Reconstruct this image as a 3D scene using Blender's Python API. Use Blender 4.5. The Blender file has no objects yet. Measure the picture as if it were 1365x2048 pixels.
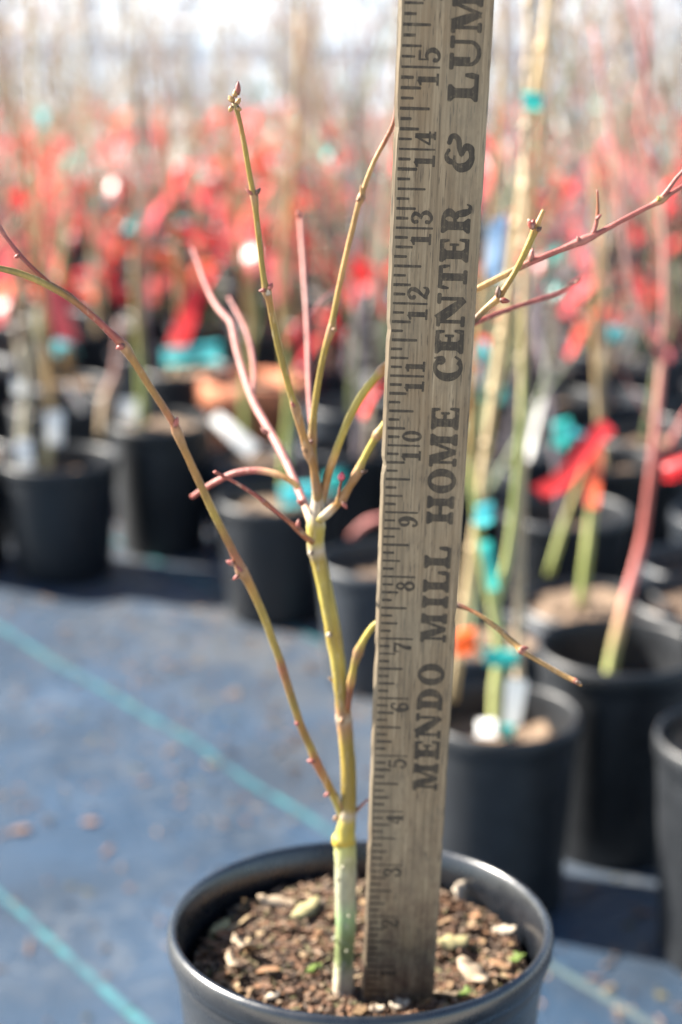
import bpy, bmesh, math, random
from mathutils import Vector, Matrix, noise as mnoise
R = math.radians
random.seed(7)
S = bpy.context.scene
C = S.collection

# ------------------------------------------------------------------ camera
F, PITCH, CAMH = 3300.0, R(16), 0.74          # focal length in photo pixels, pitch, height
LENS = 36.0
FOCUS, FSTOP = 0.532, 4.4
cam_d = bpy.data.cameras.new('camera'); cam = bpy.data.objects.new('camera', cam_d); C.objects.link(cam)
cam_d.sensor_fit = 'VERTICAL'; cam_d.sensor_height = LENS * 2048 / F; cam_d.sensor_width = LENS * 2048 / F
cam_d.lens = LENS; cam_d.clip_start = 0.02; cam_d.clip_end = 2000
cam.location = (0, 0, CAMH); cam.rotation_euler = (R(90) - PITCH, 0, 0)
cam_d.dof.use_dof = True; cam_d.dof.focus_distance = FOCUS; cam_d.dof.aperture_fstop = FSTOP
S.camera = cam
# ------------------------------------------------------------------ sky, sun, exposure
SUN_EL, SUN_AZ = R(37), math.atan2(-0.945, 0.33)   # azimuth from +Y towards +X
sun_dir = Vector((math.sin(SUN_AZ) * math.cos(SUN_EL), math.cos(SUN_AZ) * math.cos(SUN_EL), math.sin(SUN_EL)))
W = bpy.data.worlds.new('World'); S.world = W; W.use_nodes = True
wn = W.node_tree.nodes; wl = W.node_tree.links
sky = wn.new('ShaderNodeTexSky'); sky.sky_type = 'NISHITA'; sky.sun_disc = False
sky.sun_elevation = SUN_EL; sky.sun_rotation = SUN_AZ; sky.dust_density = .8; sky.air_density = 1.15; sky.ozone_density = 1.8
bg = wn['Background']; bg.inputs['Strength'].default_value = 0.05
wl.new(sky.outputs['Color'], bg.inputs['Color'])
sd = bpy.data.lights.new('sun', 'SUN'); sd.energy = 5.0; sd.angle = R(0.5); sd.color = (1.0, 0.93, 0.82)
so = bpy.data.objects.new('sun', sd); C.objects.link(so); so.location = sun_dir * 30
so.rotation_euler = sun_dir.to_track_quat('Z', 'Y').to_euler()
S.view_settings.view_transform = 'Standard'; S.view_settings.look = 'None'
S.view_settings.exposure = 2.38; S.view_settings.gamma = 1.0
S.cycles.use_denoising = True

# ------------------------------------------------------------------ helpers
cp, sp = math.cos(PITCH), math.sin(PITCH)
def ray(px, py):
    a, b = (px - 682.5) / F, -(py - 1024) / F
    return Vector((a, cp + b * sp, -sp + b * cp))
def at_y(px, py, y):
    d = ray(px, py); return Vector((0, 0, CAMH)) + d * (y / d.y)
def at_z(px, py, z):
    d = ray(px, py); return Vector((0, 0, CAMH)) + d * ((z - CAMH) / d.z)
def px_size(px, py, y, w):                       # metres that w photo pixels cover at that point
    d = ray(px, py); return w * (y / d.y) / F

def link(name, me, parent=None, mat=None):
    o = bpy.data.objects.new(name, me); C.objects.link(o)
    if parent is not None: o.parent = parent
    if mat is not None and me is not None and not me.materials: me.materials.append(mat)
    return o
def tag(o, label=None, cat=None, group=None, kind=None):
    if label: o['label'] = label
    if cat: o['category'] = cat
    if group: o['group'] = group
    if kind: o['kind'] = kind
    return o
def empty(name, loc, label, cat, group=None):
    o = bpy.data.objects.new(name, None); C.objects.link(o); o.location = loc; o.empty_display_size = .02
    return tag(o, label, cat, group)
class MB:
    def __init__(s): s.v = []; s.f = []; s.c = []
    def add(s, vs, fs, col=None):
        n = len(s.v); s.v += [tuple(v) for v in vs]; s.f += [tuple(i + n for i in f) for f in fs]
        s.c += [col if col else (1, 1, 1)] * len(vs)
    def mesh(s, name, smooth=False, col=False):
        me = bpy.data.meshes.new(name); me.from_pydata(s.v, [], s.f); me.update()
        if smooth: me.polygons.foreach_set('use_smooth', [True] * len(me.polygons))
        if col:
            a = me.color_attributes.new('Col', 'FLOAT_COLOR', 'POINT')
            a.data.foreach_set('color', [x for c in s.c for x in (c[0], c[1], c[2], 1.0)])
        return me
def catmull(P, n):
    out = []
    Q = [P[0] + (P[0] - P[1])] + list(P) + [P[-1] + (P[-1] - P[-2])]
    for i in range(1, len(Q) - 2):
        a, b, c, d = Q[i - 1], Q[i], Q[i + 1], Q[i + 2]
        for k in range(n):
            t = k / n
            out.append(.5 * ((2 * b) + (c - a) * t + (2 * a - 5 * b + 4 * c - d) * t * t + (3 * b - a - 3 * c + d) * t ** 3))
    out.append(Q[-2]); return out
def lerp_list(L, n):
    out = []
    for i in range(len(L) - 1):
        for k in range(n):
            t = k / n
            a, b = L[i], L[i + 1]
            out.append(tuple(x + (y - x) * t for x, y in zip(a, b)) if isinstance(a, tuple) else a + (b - a) * t)
    out.append(L[-1]); return out
def tube(mb, P, rad, cols=None, seg=8, sub=4, jit=0.0, smooth=True):
    """a closed tapering tube through the points P"""
    P = [Vector(p) for p in P]
    if sub > 1: pts = catmull(P, sub); rr = lerp_list(list(rad), sub); cc = lerp_list(list(cols), sub) if cols else None
    else: pts = P; rr = list(rad); cc = cols
    n = len(mb.v); up = None; m = len(pts)
    for i, p in enumerate(pts):
        d = (pts[min(i + 1, m - 1)] - pts[max(i - 1, 0)]).normalized()
        if up is None: up = d.orthogonal().normalized()
        up = (up - d * up.dot(d)).normalized(); sd_ = d.cross(up)
        for k in range(seg):
            a = 2 * math.pi * k / seg
            r_ = rr[i] * (1 + jit * (random.random() - .5))
            mb.v.append(tuple(p + (up * math.cos(a) + sd_ * math.sin(a)) * r_)); mb.c.append(cc[i] if cc else (1, 1, 1))
    for i in range(m - 1):
        for k in range(seg):
            a, b = n + i * seg + k, n + i * seg + (k + 1) % seg
            mb.f.append((a, b, b + seg, a + seg))
    mb.f.append(tuple(n + k for k in reversed(range(seg)))); mb.f.append(tuple(n + (m - 1) * seg + k for k in range(seg)))
def lathe(prof, seg=48, name='lathe', smooth=True, close=False):
    v, f = [], []
    for (r, z) in prof:
        for k in range(seg):
            a = 2 * math.pi * k / seg; v.append((r * math.cos(a), r * math.sin(a), z))
    n = len(prof)
    for i in range(n - 1):
        for k in range(seg):
            a, b = i * seg + k, i * seg + (k + 1) % seg
            f.append((a, b, b + seg, a + seg))
    f.append(tuple((n - 1) * seg + k for k in range(seg)))       # bottom closing disc
    me = bpy.data.meshes.new(name); me.from_pydata(v, [], f); me.update()
    bm = bmesh.new(); bm.from_mesh(me); bmesh.ops.recalc_face_normals(bm, faces=bm.faces); bm.to_mesh(me); bm.free()
    me.polygons.foreach_set('use_smooth', [smooth] * len(me.polygons))
    return me

# ------------------------------------------------------------------ materials
def mat(name):
    m = bpy.data.materials.new(name); m.use_nodes = True
    nt = m.node_tree; return m, nt.nodes, nt.links, nt.nodes['Principled BSDF']
def nz(n, l, vec, scale, detail=4, rough=.6, sc=(1, 1, 1)):
    mp = n.new('ShaderNodeMapping'); mp.inputs['Scale'].default_value = sc; l.new(vec, mp.inputs['Vector'])
    t = n.new('ShaderNodeTexNoise'); t.inputs['Scale'].default_value = scale; t.inputs['Detail'].default_value = detail
    t.inputs['Roughness'].default_value = rough; l.new(mp.outputs[0], t.inputs['Vector']); return t.outputs['Fac']
def ramp(n, l, fac, stops):
    r = n.new('ShaderNodeValToRGB'); e = r.color_ramp.elements
    while len(e) < len(stops): e.new(.5)
    for i, (p, c) in enumerate(stops):
        e[i].position = p; e[i].color = (*c, 1) if not isinstance(c, float) else (c, c, c, 1)
    l.new(fac, r.inputs['Fac']); return r.outputs['Color']
def mix(n, l, fac, a, b, mode='MIX'):
    m = n.new('ShaderNodeMix'); m.data_type = 'RGBA'; m.blend_type = mode
    for s, x in ((m.inputs[0], fac), (m.inputs[6], a), (m.inputs[7], b)):
        if isinstance(x, (int, float)): s.default_value = x
        elif isinstance(x, tuple): s.default_value = (*x, 1)
        else: l.new(x, s)
    return m.outputs[2]
def bump(n, l, b, h, strength, dist):
    u = n.new('ShaderNodeBump'); u.inputs['Strength'].default_value = strength; u.inputs['Distance'].default_value = dist
    l.new(h, u.inputs['Height']); l.new(u.outputs[0], b.inputs['Normal'])
def objco(n):
    return n.new('ShaderNodeTexCoord').outputs['Object']
def geoco(n):
    return n.new('ShaderNodeNewGeometry').outputs['Position']

def plastic(name, col, rough, dust=.25, dustcol=(.10, .11, .125)):
    m, n, l, b = mat(name); o = geoco(n)
    f1 = ramp(n, l, nz(n, l, o, 60, 5, .7), [(.42, 0.0), (.75, 1.0)])
    mm = n.new('ShaderNodeMath'); mm.operation = 'MULTIPLY'; l.new(f1, mm.inputs[0]); mm.inputs[1].default_value = dust
    l.new(mix(n, l, mm.outputs[0], col, dustcol), b.inputs['Base Color'])
    r1 = n.new('ShaderNodeMapRange'); l.new(nz(n, l, o, 130, 4), r1.inputs[0]); r1.inputs[3].default_value = rough - .1; r1.inputs[4].default_value = rough + .14
    l.new(r1.outputs[0], b.inputs['Roughness'])
    b.inputs['Specular IOR Level'].default_value = .55
    bump(n, l, b, nz(n, l, o, 900, 3), .12, .0004)
    return m
M_pot = plastic('black_plastic', (.006, .008, .0115), .42, .12)
M_potmain = plastic('glossy_black_plastic', (.0045, .006, .009), .27, .10); M_potmain.node_tree.nodes['Principled BSDF'].inputs['Specular IOR Level'].default_value = .95
M_pot2 = plastic('worn_black_plastic', (.006, .0075, .010), .46, .12)
M_pot3 = plastic('grey_black_plastic', (.014, .019, .027), .46, .18)
M_terra = plastic('terracotta', (.50, .16, .07), .8, .3, (.55, .40, .30))

def vcol_mat(name, rough=.55, fleck=.35, fscale=260, fleckcol=(.55, .48, .36), stretch=(1, 1, .25)):
    m, n, l, b = mat(name); o = geoco(n)
    a = n.new('ShaderNodeVertexColor'); a.layer_name = 'Col'
    c1 = mix(n, l, ramp(n, l, nz(n, l, o, fscale, 4, .7, stretch), [(.3, 0.0), (.8, 1.0)]), a.outputs[0], a.outputs[0])
    dk = ramp(n, l, nz(n, l, o, fscale * .6, 5, .7, stretch), [(.25, .45), (.75, 1.3)])
    c2 = mix(n, l, 1.0, c1, dk, 'MULTIPLY')
    fl = ramp(n, l, nz(n, l, o, fscale * 2.2, 3, .6, stretch), [(.6, 0.0), (.72, fleck)])
    l.new(mix(n, l, fl, c2, fleckcol), b.inputs['Base Color'])
    b.inputs['Roughness'].default_value = rough
    bump(n, l, b, nz(n, l, o, fscale * 3, 4), .45, .0006)
    return m
M_bark = vcol_mat('maple_bark', .5, .3)
M_farbark = vcol_mat('sapling_bark', .65, .2, 120)
M_chipfill = vcol_mat('fine_bark_mulch', .9, .3, 700)
def flat_mat(name, col, rough=.5, var=.25, scale=80, transl=0.0):
    m, n, l, b = mat(name); o = geoco(n)
    v = ramp(n, l, nz(n, l, o, scale, 4), [(.25, 1 - var), (.75, 1 + var * .5)])
    c = mix(n, l, 1.0, col, v, 'MULTIPLY'); l.new(c, b.inputs['Base Color']); b.inputs['Roughness'].default_value = rough
    if transl:
        t = n.new('ShaderNodeBsdfTranslucent'); l.new(c, t.inputs['Color'])
        ms = n.new('ShaderNodeMixShader'); ms.inputs[0].default_value = transl
        l.new(b.outputs[0], ms.inputs[1]); l.new(t.outputs[0], ms.inputs[2]); l.new(ms.outputs[0], n['Material Output'].inputs['Surface'])
    return m
M_red = flat_mat('red_vinyl', (.80, .06, .07), .35, .25, 40, .55)
M_red2 = flat_mat('orange_red_vinyl', (.86, .17, .09), .35, .2, 40, .6)
M_red3 = flat_mat('pink_red_vinyl', (.84, .15, .17), .3, .2, 40, .6)
M_teal = flat_mat('teal_tape', (.05, .48, .44), .35, .2, 60, .35)
M_teal2 = flat_mat('turquoise_tape', (.10, .55, .60), .35, .2, 60, .35)
M_white = flat_mat('white_label_plastic', (.82, .82, .80), .35, .08, 50, .2)
M_bamboo = flat_mat('bamboo', (.48, .36, .20), .6, .3, 40)
M_greybamboo = flat_mat('weathered_stake', (.40, .31, .21), .6, .3, 40)
M_orange = flat_mat('orange_plastic', (.85, .13, .02), .4, .1, 60, .3)
M_weed = flat_mat('weed_green', (.13, .19, .035), .5, .3, 200, .3)
M_soilfar = flat_mat('potting_mix', (.20, .13, .085), .95, .6, 160)

# bark chips: colour picked per object
def chip_mat():
    m, n, l, b = mat('bark_chip_wood'); o = objco(n)
    oi = n.new('ShaderNodeObjectInfo')
    c = ramp(n, l, oi.outputs['Random'], [(0, (0.058, 0.031, 0.017)), (.2, (0.140, 0.065, 0.031)), (.4, (0.218, 0.109, 0.049)), (.56, (0.153, 0.102, 0.053)), (.72, (0.256, 0.155, 0.072)), (.84, (0.077, 0.054, 0.034)), (.94, (0.357, 0.250, 0.135)), (1, (0.459, 0.357, 0.211))])
    v = ramp(n, l, nz(n, l, o, 500, 5, .7, (.3, 1, 1)), [(.2, .5), (.8, 1.3)])
    l.new(mix(n, l, 1.0, c, v, 'MULTIPLY'), b.inputs['Base Color']); b.inputs['Roughness'].default_value = .85
    bump(n, l, b, nz(n, l, o, 900, 4), .5, .0006); return m
M_chip = chip_mat()

# ------------------------------------------------------------------ ground
def ground_mat():
    m, n, l, b = mat('gravel_ground'); o = geoco(n)
    c = ramp(n, l, nz(n, l, o, 18, 6, .7), [(.25, (.30, .28, .26)), (.55, (.42, .40, .37)), (.8, (.55, .53, .50))])
    l.new(c, b.inputs['Base Color']); b.inputs['Roughness'].default_value = .95
    bump(n, l, b, nz(n, l, o, 60, 5), .6, .01); return m
me = bpy.data.meshes.new('ground'); me.from_pydata([(-900, -60, -.006), (900, -60, -.006), (900, 1500, -.006), (-900, 1500, -.006)], [], [(0, 1, 2, 3)])
tag(link('ground', me, None, ground_mat()), 'pale gravel ground beyond the rows of pots', kind='structure')

E1 = Vector((.602, -.799, 0)); E2 = Vector((.799, .602, 0))       # along the rows / across them
def cloth_mat():
    m, n, l, b = mat('woven_ground_cloth'); o = geoco(n)
    mp = n.new('ShaderNodeMapping'); mp.vector_type = 'POINT'; mp.inputs['Rotation'].default_value = (0, 0, R(53)); l.new(o, mp.inputs['Vector'])
    def wave(d):
        w = n.new('ShaderNodeTexWave'); w.wave_type = 'BANDS'; w.bands_direction = d; w.inputs['Scale'].default_value = 130; w.inputs['Distortion'].default_value = .6
        l.new(mp.outputs[0], w.inputs['Vector']); return w.outputs['Fac']
    wv = mix(n, l, .5, wave('X'), wave('Y'))
    base = ramp(n, l, wv, [(.2, (.006, .019, .041)), (.8, (.018, .050, .098))])
    big = ramp(n, l, nz(n, l, o, 3.2, 5, .65), [(.42, 0.02), (.70, .70)])
    patch = ramp(n, l, nz(n, l, o, 5.5, 4, .6), [(.3, .62), (.7, 1.35)])
    base = mix(n, l, 1.0, base, patch, 'MULTIPLY')
    fine = ramp(n, l, nz(n, l, o, 45, 6, .75), [(.45, 0.0), (.7, 1.0)])
    dm = mix(n, l, 1.0, big, fine, 'MULTIPLY')
    c1 = mix(n, l, dm, base, (.11, .115, .12))
    dp = n.new('ShaderNodeVectorMath'); dp.operation = 'DOT_PRODUCT'; l.new(o, dp.inputs[0]); dp.inputs[1].default_value = E2
    db = n.new('ShaderNodeMapRange'); l.new(dp.outputs['Value'], db.inputs[0]); db.inputs[1].default_value = .82; db.inputs[2].default_value = 1.08
    fd = ramp(n, l, nz(n, l, o, 14, 6, .75), [(.36, 0.05), (.66, .75)])
    c1 = mix(n, l, mix(n, l, 1.0, db.outputs[0], fd, 'MULTIPLY'), c1, (.10, .098, .095))     # dust swept up along the pots
    sm = ramp(n, l, nz(n, l, o, 120, 5, .8), [(.62, 0.0), (.72, .55)])
    l.new(mix(n, l, sm, c1, (.12, .09, .075)), b.inputs['Base Color'])
    rr = n.new('ShaderNodeMapRange'); l.new(dm, rr.inputs[0]); rr.inputs[3].default_value = .48; rr.inputs[4].default_value = .9
    l.new(rr.outputs[0], b.inputs['Roughness'])
    b.inputs['Specular IOR Level'].default_value = .45
    bump(n, l, b, wv, .6, .0012); return m
def cloth_h(x, y): return .009 * mnoise.noise(Vector((x * 2.2, y * 2.2, 0))) + .005 * mnoise.noise(Vector((x * 7, y * 7, 3)))
mb = MB(); NX, NY = 150, 220
for j in range(NY + 1):
    for i in range(NX + 1):
        x = -3.5 + 7.5 * i / NX; y = .1 + 8.6 * j / NY; mb.v.append((x, y, .010 + cloth_h(x, y))); mb.c.append((1, 1, 1))
for j in range(NY):
    for i in range(NX):
        a = j * (NX + 1) + i; mb.f.append((a, a + 1, a + NX + 2, a + NX + 1))
cloth = tag(link('ground_cloth', mb.mesh('ground_cloth', True), None, cloth_mat()), 'dark blue-grey woven ground cloth with teal stripes', kind='structure')
def stripe_mat():
    m, n, l, b = mat('teal_stripe_threads'); o = geoco(n)
    c = ramp(n, l, nz(n, l, o, 30, 5, .7), [(.38, (.028, .05, .07)), (.5, (.03, .11, .13)), (.7, (.045, .18, .19))])
    dp = n.new('ShaderNodeVectorMath'); dp.operation = 'DOT_PRODUCT'; l.new(o, dp.inputs[0]); dp.inputs[1].default_value = (1, 0, 0)
    db = n.new('ShaderNodeMapRange'); l.new(dp.outputs['Value'], db.inputs[0]); db.inputs[1].default_value = -.02; db.inputs[2].default_value = .16; db.inputs[4].default_value = .8
    c = mix(n, l, db.outputs[0], c, (.07, .085, .09))                        # trodden and dusty beside the pots
    l.new(c, b.inputs['Base Color']); b.inputs['Roughness'].default_value = .5
    bump(n, l, b, nz(n, l, o, 400, 2), .4, .0006); return m
M_stripe = stripe_mat()
p0 = at_z(0, 1255, .01)
for k in range(-3, 4):
    mb = MB(); base = p0 + E2 * (.305 * k); prev = None
    for i in range(0, 280):
        s = -1.6 + i * .0125; q = base + E1 * s
        w = .0039 + .0011 * mnoise.noise(Vector((s * 5, k, 1))); off = .006 * mnoise.noise(Vector((s * 1.7, k * 3, 2)))
        a, b_ = q + E2 * (off - w), q + E2 * (off + w)
        for v in (a, b_):
            mb.v.append((v.x, v.y, .0122 + cloth_h(v.x, v.y))); mb.c.append((1, 1, 1))
        if i: n_ = len(mb.v); mb.f.append((n_ - 4, n_ - 2, n_ - 1, n_ - 3))
    link('stripe', mb.mesh('stripe'), cloth, M_stripe)

# ------------------------------------------------------------------ far greenhouse
gh = empty('greenhouse', (0, 18, 0), 'long pale film covered greenhouse behind the rows of saplings', 'greenhouse')
M_film = flat_mat('greenhouse_film', (.66, .76, .87), .6, .12, .5, .5)
M_steel = flat_mat('galvanised_hoop', (.45, .46, .48), .45, .15, 5)
gh.rotation_euler = (0, 0, R(-33))
def hoop(w, h, n=16):
    return [(-w * math.cos(math.pi * i / n), h * math.sin(math.pi * i / n) ** .7) for i in range(n + 1)]
mb = MB(); H_ = hoop(3.6, 3.3); X0, X1 = -22, 22
for (y, z) in H_: mb.v += [(X0, y + 3.6, z), (X1, y + 3.6, z)]; mb.c += [(1, 1, 1)] * 2
for i in range(len(H_) - 1): mb.f.append((2 * i, 2 * i + 1, 2 * i + 3, 2 * i + 2))
link('film_cover', mb.mesh('film_cover', True), gh, M_film)
for k in range(30):
    mb = MB(); x = X0 + 1 + k * 1.45
    tube(mb, [Vector((x, y * 1.012 + 3.6, z * 1.012)) for y, z in H_], [.03] * len(H_), seg=6, sub=1)
    link('hoop', mb.mesh('hoop', True), gh, M_steel)
mb = MB(); tube(mb, [Vector((X0, -.06, .9)), Vector((X1, -.06, .9))], [.04, .04], seg=6, sub=1)
link('side_rail', mb.mesh('side_rail', True), gh, M_steel)

# ------------------------------------------------------------------ the measured maple in its pot
POT_R, POT_H, RIM_Z = .0808, .160, .385
PC = Vector((.008, .6165, 0)); SOIL_Z = .365; TILT = R(-3)
maple = empty('potted_maple', (PC.x, PC.y, RIM_Z - POT_H), 'bare young maple with olive branches in a black pot, measured by the wooden yardstick', 'potted tree')
ML = maple.location.copy()
def ridge_profile():
    r, h = POT_R, POT_H
    p = [(0.001, .006), (r * .80, .006)]
    z0 = .006
    # inner wall with moulded ridges near the top
    for i in range(40):
        t = (i + 1) / 40; z = z0 + (h - .006 - z0) * t; rr = (r * .80) + (r * .935 - r * .80) * t
        if z > h - .036: rr += .0009 * math.sin((z - h) * 2 * math.pi / .0042)
        p.append((rr, z))
    p += [(r * .945, h - .003), (r * .955, h - .0008), (r * .968, h), (r * .985, h - .0006), (r * .997, h - .0026), (r, h - .0052),
          (r * .998, h - .0085), (r * .986, h - .0108), (r * .972, h - .0118), (r * .962, h - .0125), (r * .966, h - .0145), (r * .966, h - .0165), (r * .955, h - .0185), (r * .948, h - .021)]
    for i in range(8):
        t = (i + 1) / 8; p.append((r * .946 + (r * .82 - r * .946) * t, h - .021 + (-h + .021 + .003) * t))
    p += [(r * .80, 0), (r * .02, 0)]
    return p
pot = link('pot', lathe(ridge_profile(), 128, 'maple_pot'), maple, M_potmain); pot.rotation_euler = (TILT, 0, 0); pot.location = (0, -.006, 0)
def soil_h(x, y):                                # x, y relative to the pot centre
    return SOIL_Z + .06 * y + .0022 * mnoise.noise(Vector((x * 60, y * 60, 0))) + .0012 * mnoise.noise(Vector((x * 150, y * 150, 5))) - .004 * ((x * x + y * y) / .0049) ** 3
def soil_mesh():
    mb = MB(); nr, na = 26, 72; cz = ML.z
    mb.v.append((0, 0, soil_h(0, 0) - cz)); mb.c.append((1, 1, 1))
    for i in range(1, nr + 1):
        for k in range(na):
            r_ = .0716 * i / nr; a = 2 * math.pi * k / na; x, y = r_ * math.cos(a), r_ * math.sin(a)
            mb.v.append((x, y, soil_h(x, y) - cz)); mb.c.append((1, 1, 1))
    for k in range(na): mb.f.append((0, 1 + k, 1 + (k + 1) % na))
    for i in range(nr - 1):
        for k in range(na):
            a, b = 1 + i * na + k, 1 + i * na + (k + 1) % na; mb.f.append((a, a + na, b + na, b))
    return mb.mesh('soil', True)
def soil_mat():
    m, n, l, b = mat('dark_potting_mix'); o = objco(n)
    c = ramp(n, l, nz(n, l, o, 420, 6, .8), [(.25, (.02, .014, .01)), (.5, (.09, .055, .036)), (.75, (.26, .17, .11))])
    l.new(c, b.inputs['Base Color']); b.inputs['Roughness'].default_value = .95
    bump(n, l, b, nz(n, l, o, 500, 6, .8), 1.0, .002); return m
soil = link('soil', soil_mesh(), maple, soil_mat())
def chip_mesh(i, L, Wd, T):
    rnd = random.Random(100 + i); mb = MB(); n = 7
    prof = [(-.5, .25), (-.38, .8), (-.1, 1), (.2, .9), (.42, .6), (.5, .2)]
    for (x, w) in prof:
        cz = .35 * T * math.sin(x * 4 + i)
        a = [(x + rnd.uniform(-.05, .05)) * L, (rnd.uniform(.75, 1.05)) * w * Wd / 2, cz + T * rnd.uniform(.3, .6)]
        mb.v += [(a[0], a[1], a[2]), (a[0] + rnd.uniform(-.08, .08) * L, -w * Wd / 2 * rnd.uniform(.7, 1.1), cz + T * rnd.uniform(.3, .55)),
                 (a[0], -w * Wd / 2 * rnd.uniform(.6, 1), cz - T * .45), (a[0], w * Wd / 2 * rnd.uniform(.6, 1), cz - T * .45)]
        mb.c += [(1, 1, 1)] * 4
    for s in range(len(prof) - 1):
        for k in range(4):
            a, b = s * 4 + k, s * 4 + (k + 1) % 4; mb.f.append((a, b, b + 4, a + 4))
    mb.f.append((3, 2, 1, 0)); e = (len(prof) - 1) * 4; mb.f.append((e, e + 1, e + 2, e + 3))
    return mb.mesh('bark_chip')
chip_meshes = [chip_mesh(i, *d) for i, d in enumerate([(.010, .0045, .0015), (.014, .0035, .0015), (.009, .005, .0018), (.018, .0045, .0018), (.0085, .003, .0014), (.012, .007, .0014), (.020, .0025, .0014), (.010, .0075, .0015), (.015, .006, .002), (.007, .004, .002)])]
for c in chip_meshes: c.materials.append(M_chip)
rnd = random.Random(11)
nchip = 0
while nchip < 295:
    r_ = .0665 * math.sqrt(rnd.random()); a = rnd.uniform(0, 2 * math.pi); x, y = r_ * math.cos(a), r_ * math.sin(a)
    if math.hypot(x + .007, y + .0215) < .008: continue
    if -.002 < x < .034 and abs(y + .026 - .389 * x) < .007: continue
    o = link('bark_chip', rnd.choice(chip_meshes), soil)
    o.location = (x, y, soil_h(x, y) - ML.z + rnd.uniform(.0006, .0032)); o.rotation_euler = (rnd.gauss(0, .4), rnd.gauss(0, .4), rnd.uniform(0, 6.28))
    s = rnd.uniform(.32, .85); o.scale = (s, s, s); nchip += 1
# finer crumbs
mb = MB(); pal = [(0.049, 0.025, 0.015), (0.107, 0.050, 0.026), (0.166, 0.084, 0.045), (0.136, 0.088, 0.057), (0.214, 0.126, 0.076), (0.063, 0.042, 0.030), (0.263, 0.184, 0.121), (0.107, 0.092, 0.038)]
for i in range(4000):
    r_ = .0705 * math.sqrt(rnd.random()); a = rnd.uniform(0, 6.283); x, y = r_ * math.cos(a), r_ * math.sin(a)
    L, w, t = rnd.uniform(.0012, .0065), rnd.uniform(.0005, .0015), rnd.uniform(.0004, .001)
    Mx = Matrix.Translation((x, y, soil_h(x, y) - ML.z + rnd.uniform(.0002, .0028))) @ Matrix.Rotation(rnd.uniform(0, 6.28), 4, 'Z') @ Matrix.Rotation(rnd.gauss(0, .45), 4, 'Y')
    vs = [Mx @ Vector((sx * L / 2 * rnd.uniform(.6, 1), sy * w / 2, sz * t / 2)) for sx in (-1, 1) for sy in (-1, 1) for sz in (-1, 1)]
    mb.add(vs, [(0, 1, 3, 2), (4, 6, 7, 5), (0, 4, 5, 1), (2, 3, 7, 6), (0, 2, 6, 4), (1, 5, 7, 3)], rnd.choice(pal))
tag(link('fine_bark', mb.mesh('fine_bark', False, True), soil, M_chipfill), kind='stuff')
# pale dry leaf scraps and chips that stand out on the mulch
M_dry = flat_mat('dry_leaf', (.42, .32, .22), .7, .35, 300, .2)
M_pale = flat_mat('pale_chip', (.40, .33, .25), .75, .3, 300)
M_yell = flat_mat('yellow_leaf', (.36, .31, .15), .6, .35, 250, .25)
def leaf_scrap(name, px, py, L, w, rz, m, curl=.3, lift=.003, tilt=.2):
    p = at_z(px, py, SOIL_Z + .002); x, y = p.x - PC.x, p.y - PC.y
    mb = MB(); n = 7
    for i in range(n + 1):
        t = i / n; ww = w * math.sin(math.pi * (t * .88 + .06)) ** .8 / 2
        for s in (-1, 0, 1):
            mb.v.append(((t - .5) * L, s * ww, curl * L * (t - .5) ** 2 + (.18 * w if s == 0 else .25 * w * abs(math.sin(t * 7 + s))))); mb.c.append((1, 1, 1))
    for i in range(n):
        for k in range(2): a = i * 3 + k; mb.f.append((a, a + 3, a + 4, a + 1))
    o = link(name, mb.mesh(name, True), soil, m); o.location = (x, y, soil_h(x, y) - ML.z + lift); o.rotation_euler = (tilt, rnd.uniform(-.3, .3), rz)
    md = o.modifiers.new('thick', 'SOLIDIFY'); md.thickness = .0005
for a in [('dry_leaf', 555, 1812, .020, .008, .3, M_dry), ('dry_leaf', 612, 1835, .018, .008, .9, M_yell), ('dry_leaf', 485, 1905, .016, .009, 2.2, M_dry, .6, .004, .6),
          ('dry_leaf', 465, 1930, .014, .006, 1.9, M_dry, .4, .003, .4), ('dry_leaf', 905, 1900, .015, .010, .5, M_yell), ('dry_leaf', 945, 1950, .016, .009, -.8, M_dry), ('pale_chip', 918, 1795, .015, .008, 1.2, M_pale, .2, .006, .9),
          ('pale_chip', 660, 1735, .014, .007, .4, M_pale, .2, .006, .5), ('pale_chip', 1010, 1860, .010, .006, .1, M_pale), ('pale_chip', 800, 2004, .008, .006, .2, M_pale), ('pale_chip', 755, 2008, .006, .004, .2, M_pale),
          ('pale_chip', 545, 1985, .007, .004, .7, M_pale), ('dry_leaf', 440, 1855, .012, .006, 1.0, M_yell), ('pale_chip', 880, 1755, .012, .007, 1.0, M_pale, .2, .005, .8)]: leaf_scrap(*a)
for (px, py) in [(1042, 1912), (1030, 1925), (930, 1990), (632, 1948)]:
    for k in range(3): leaf_scrap('seedling_leaf', px + rnd.uniform(-8, 8), py + rnd.uniform(-6, 6), .0055, .003, rnd.uniform(0, 6), M_weed, .5, .005, rnd.uniform(-.6, .6))

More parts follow.
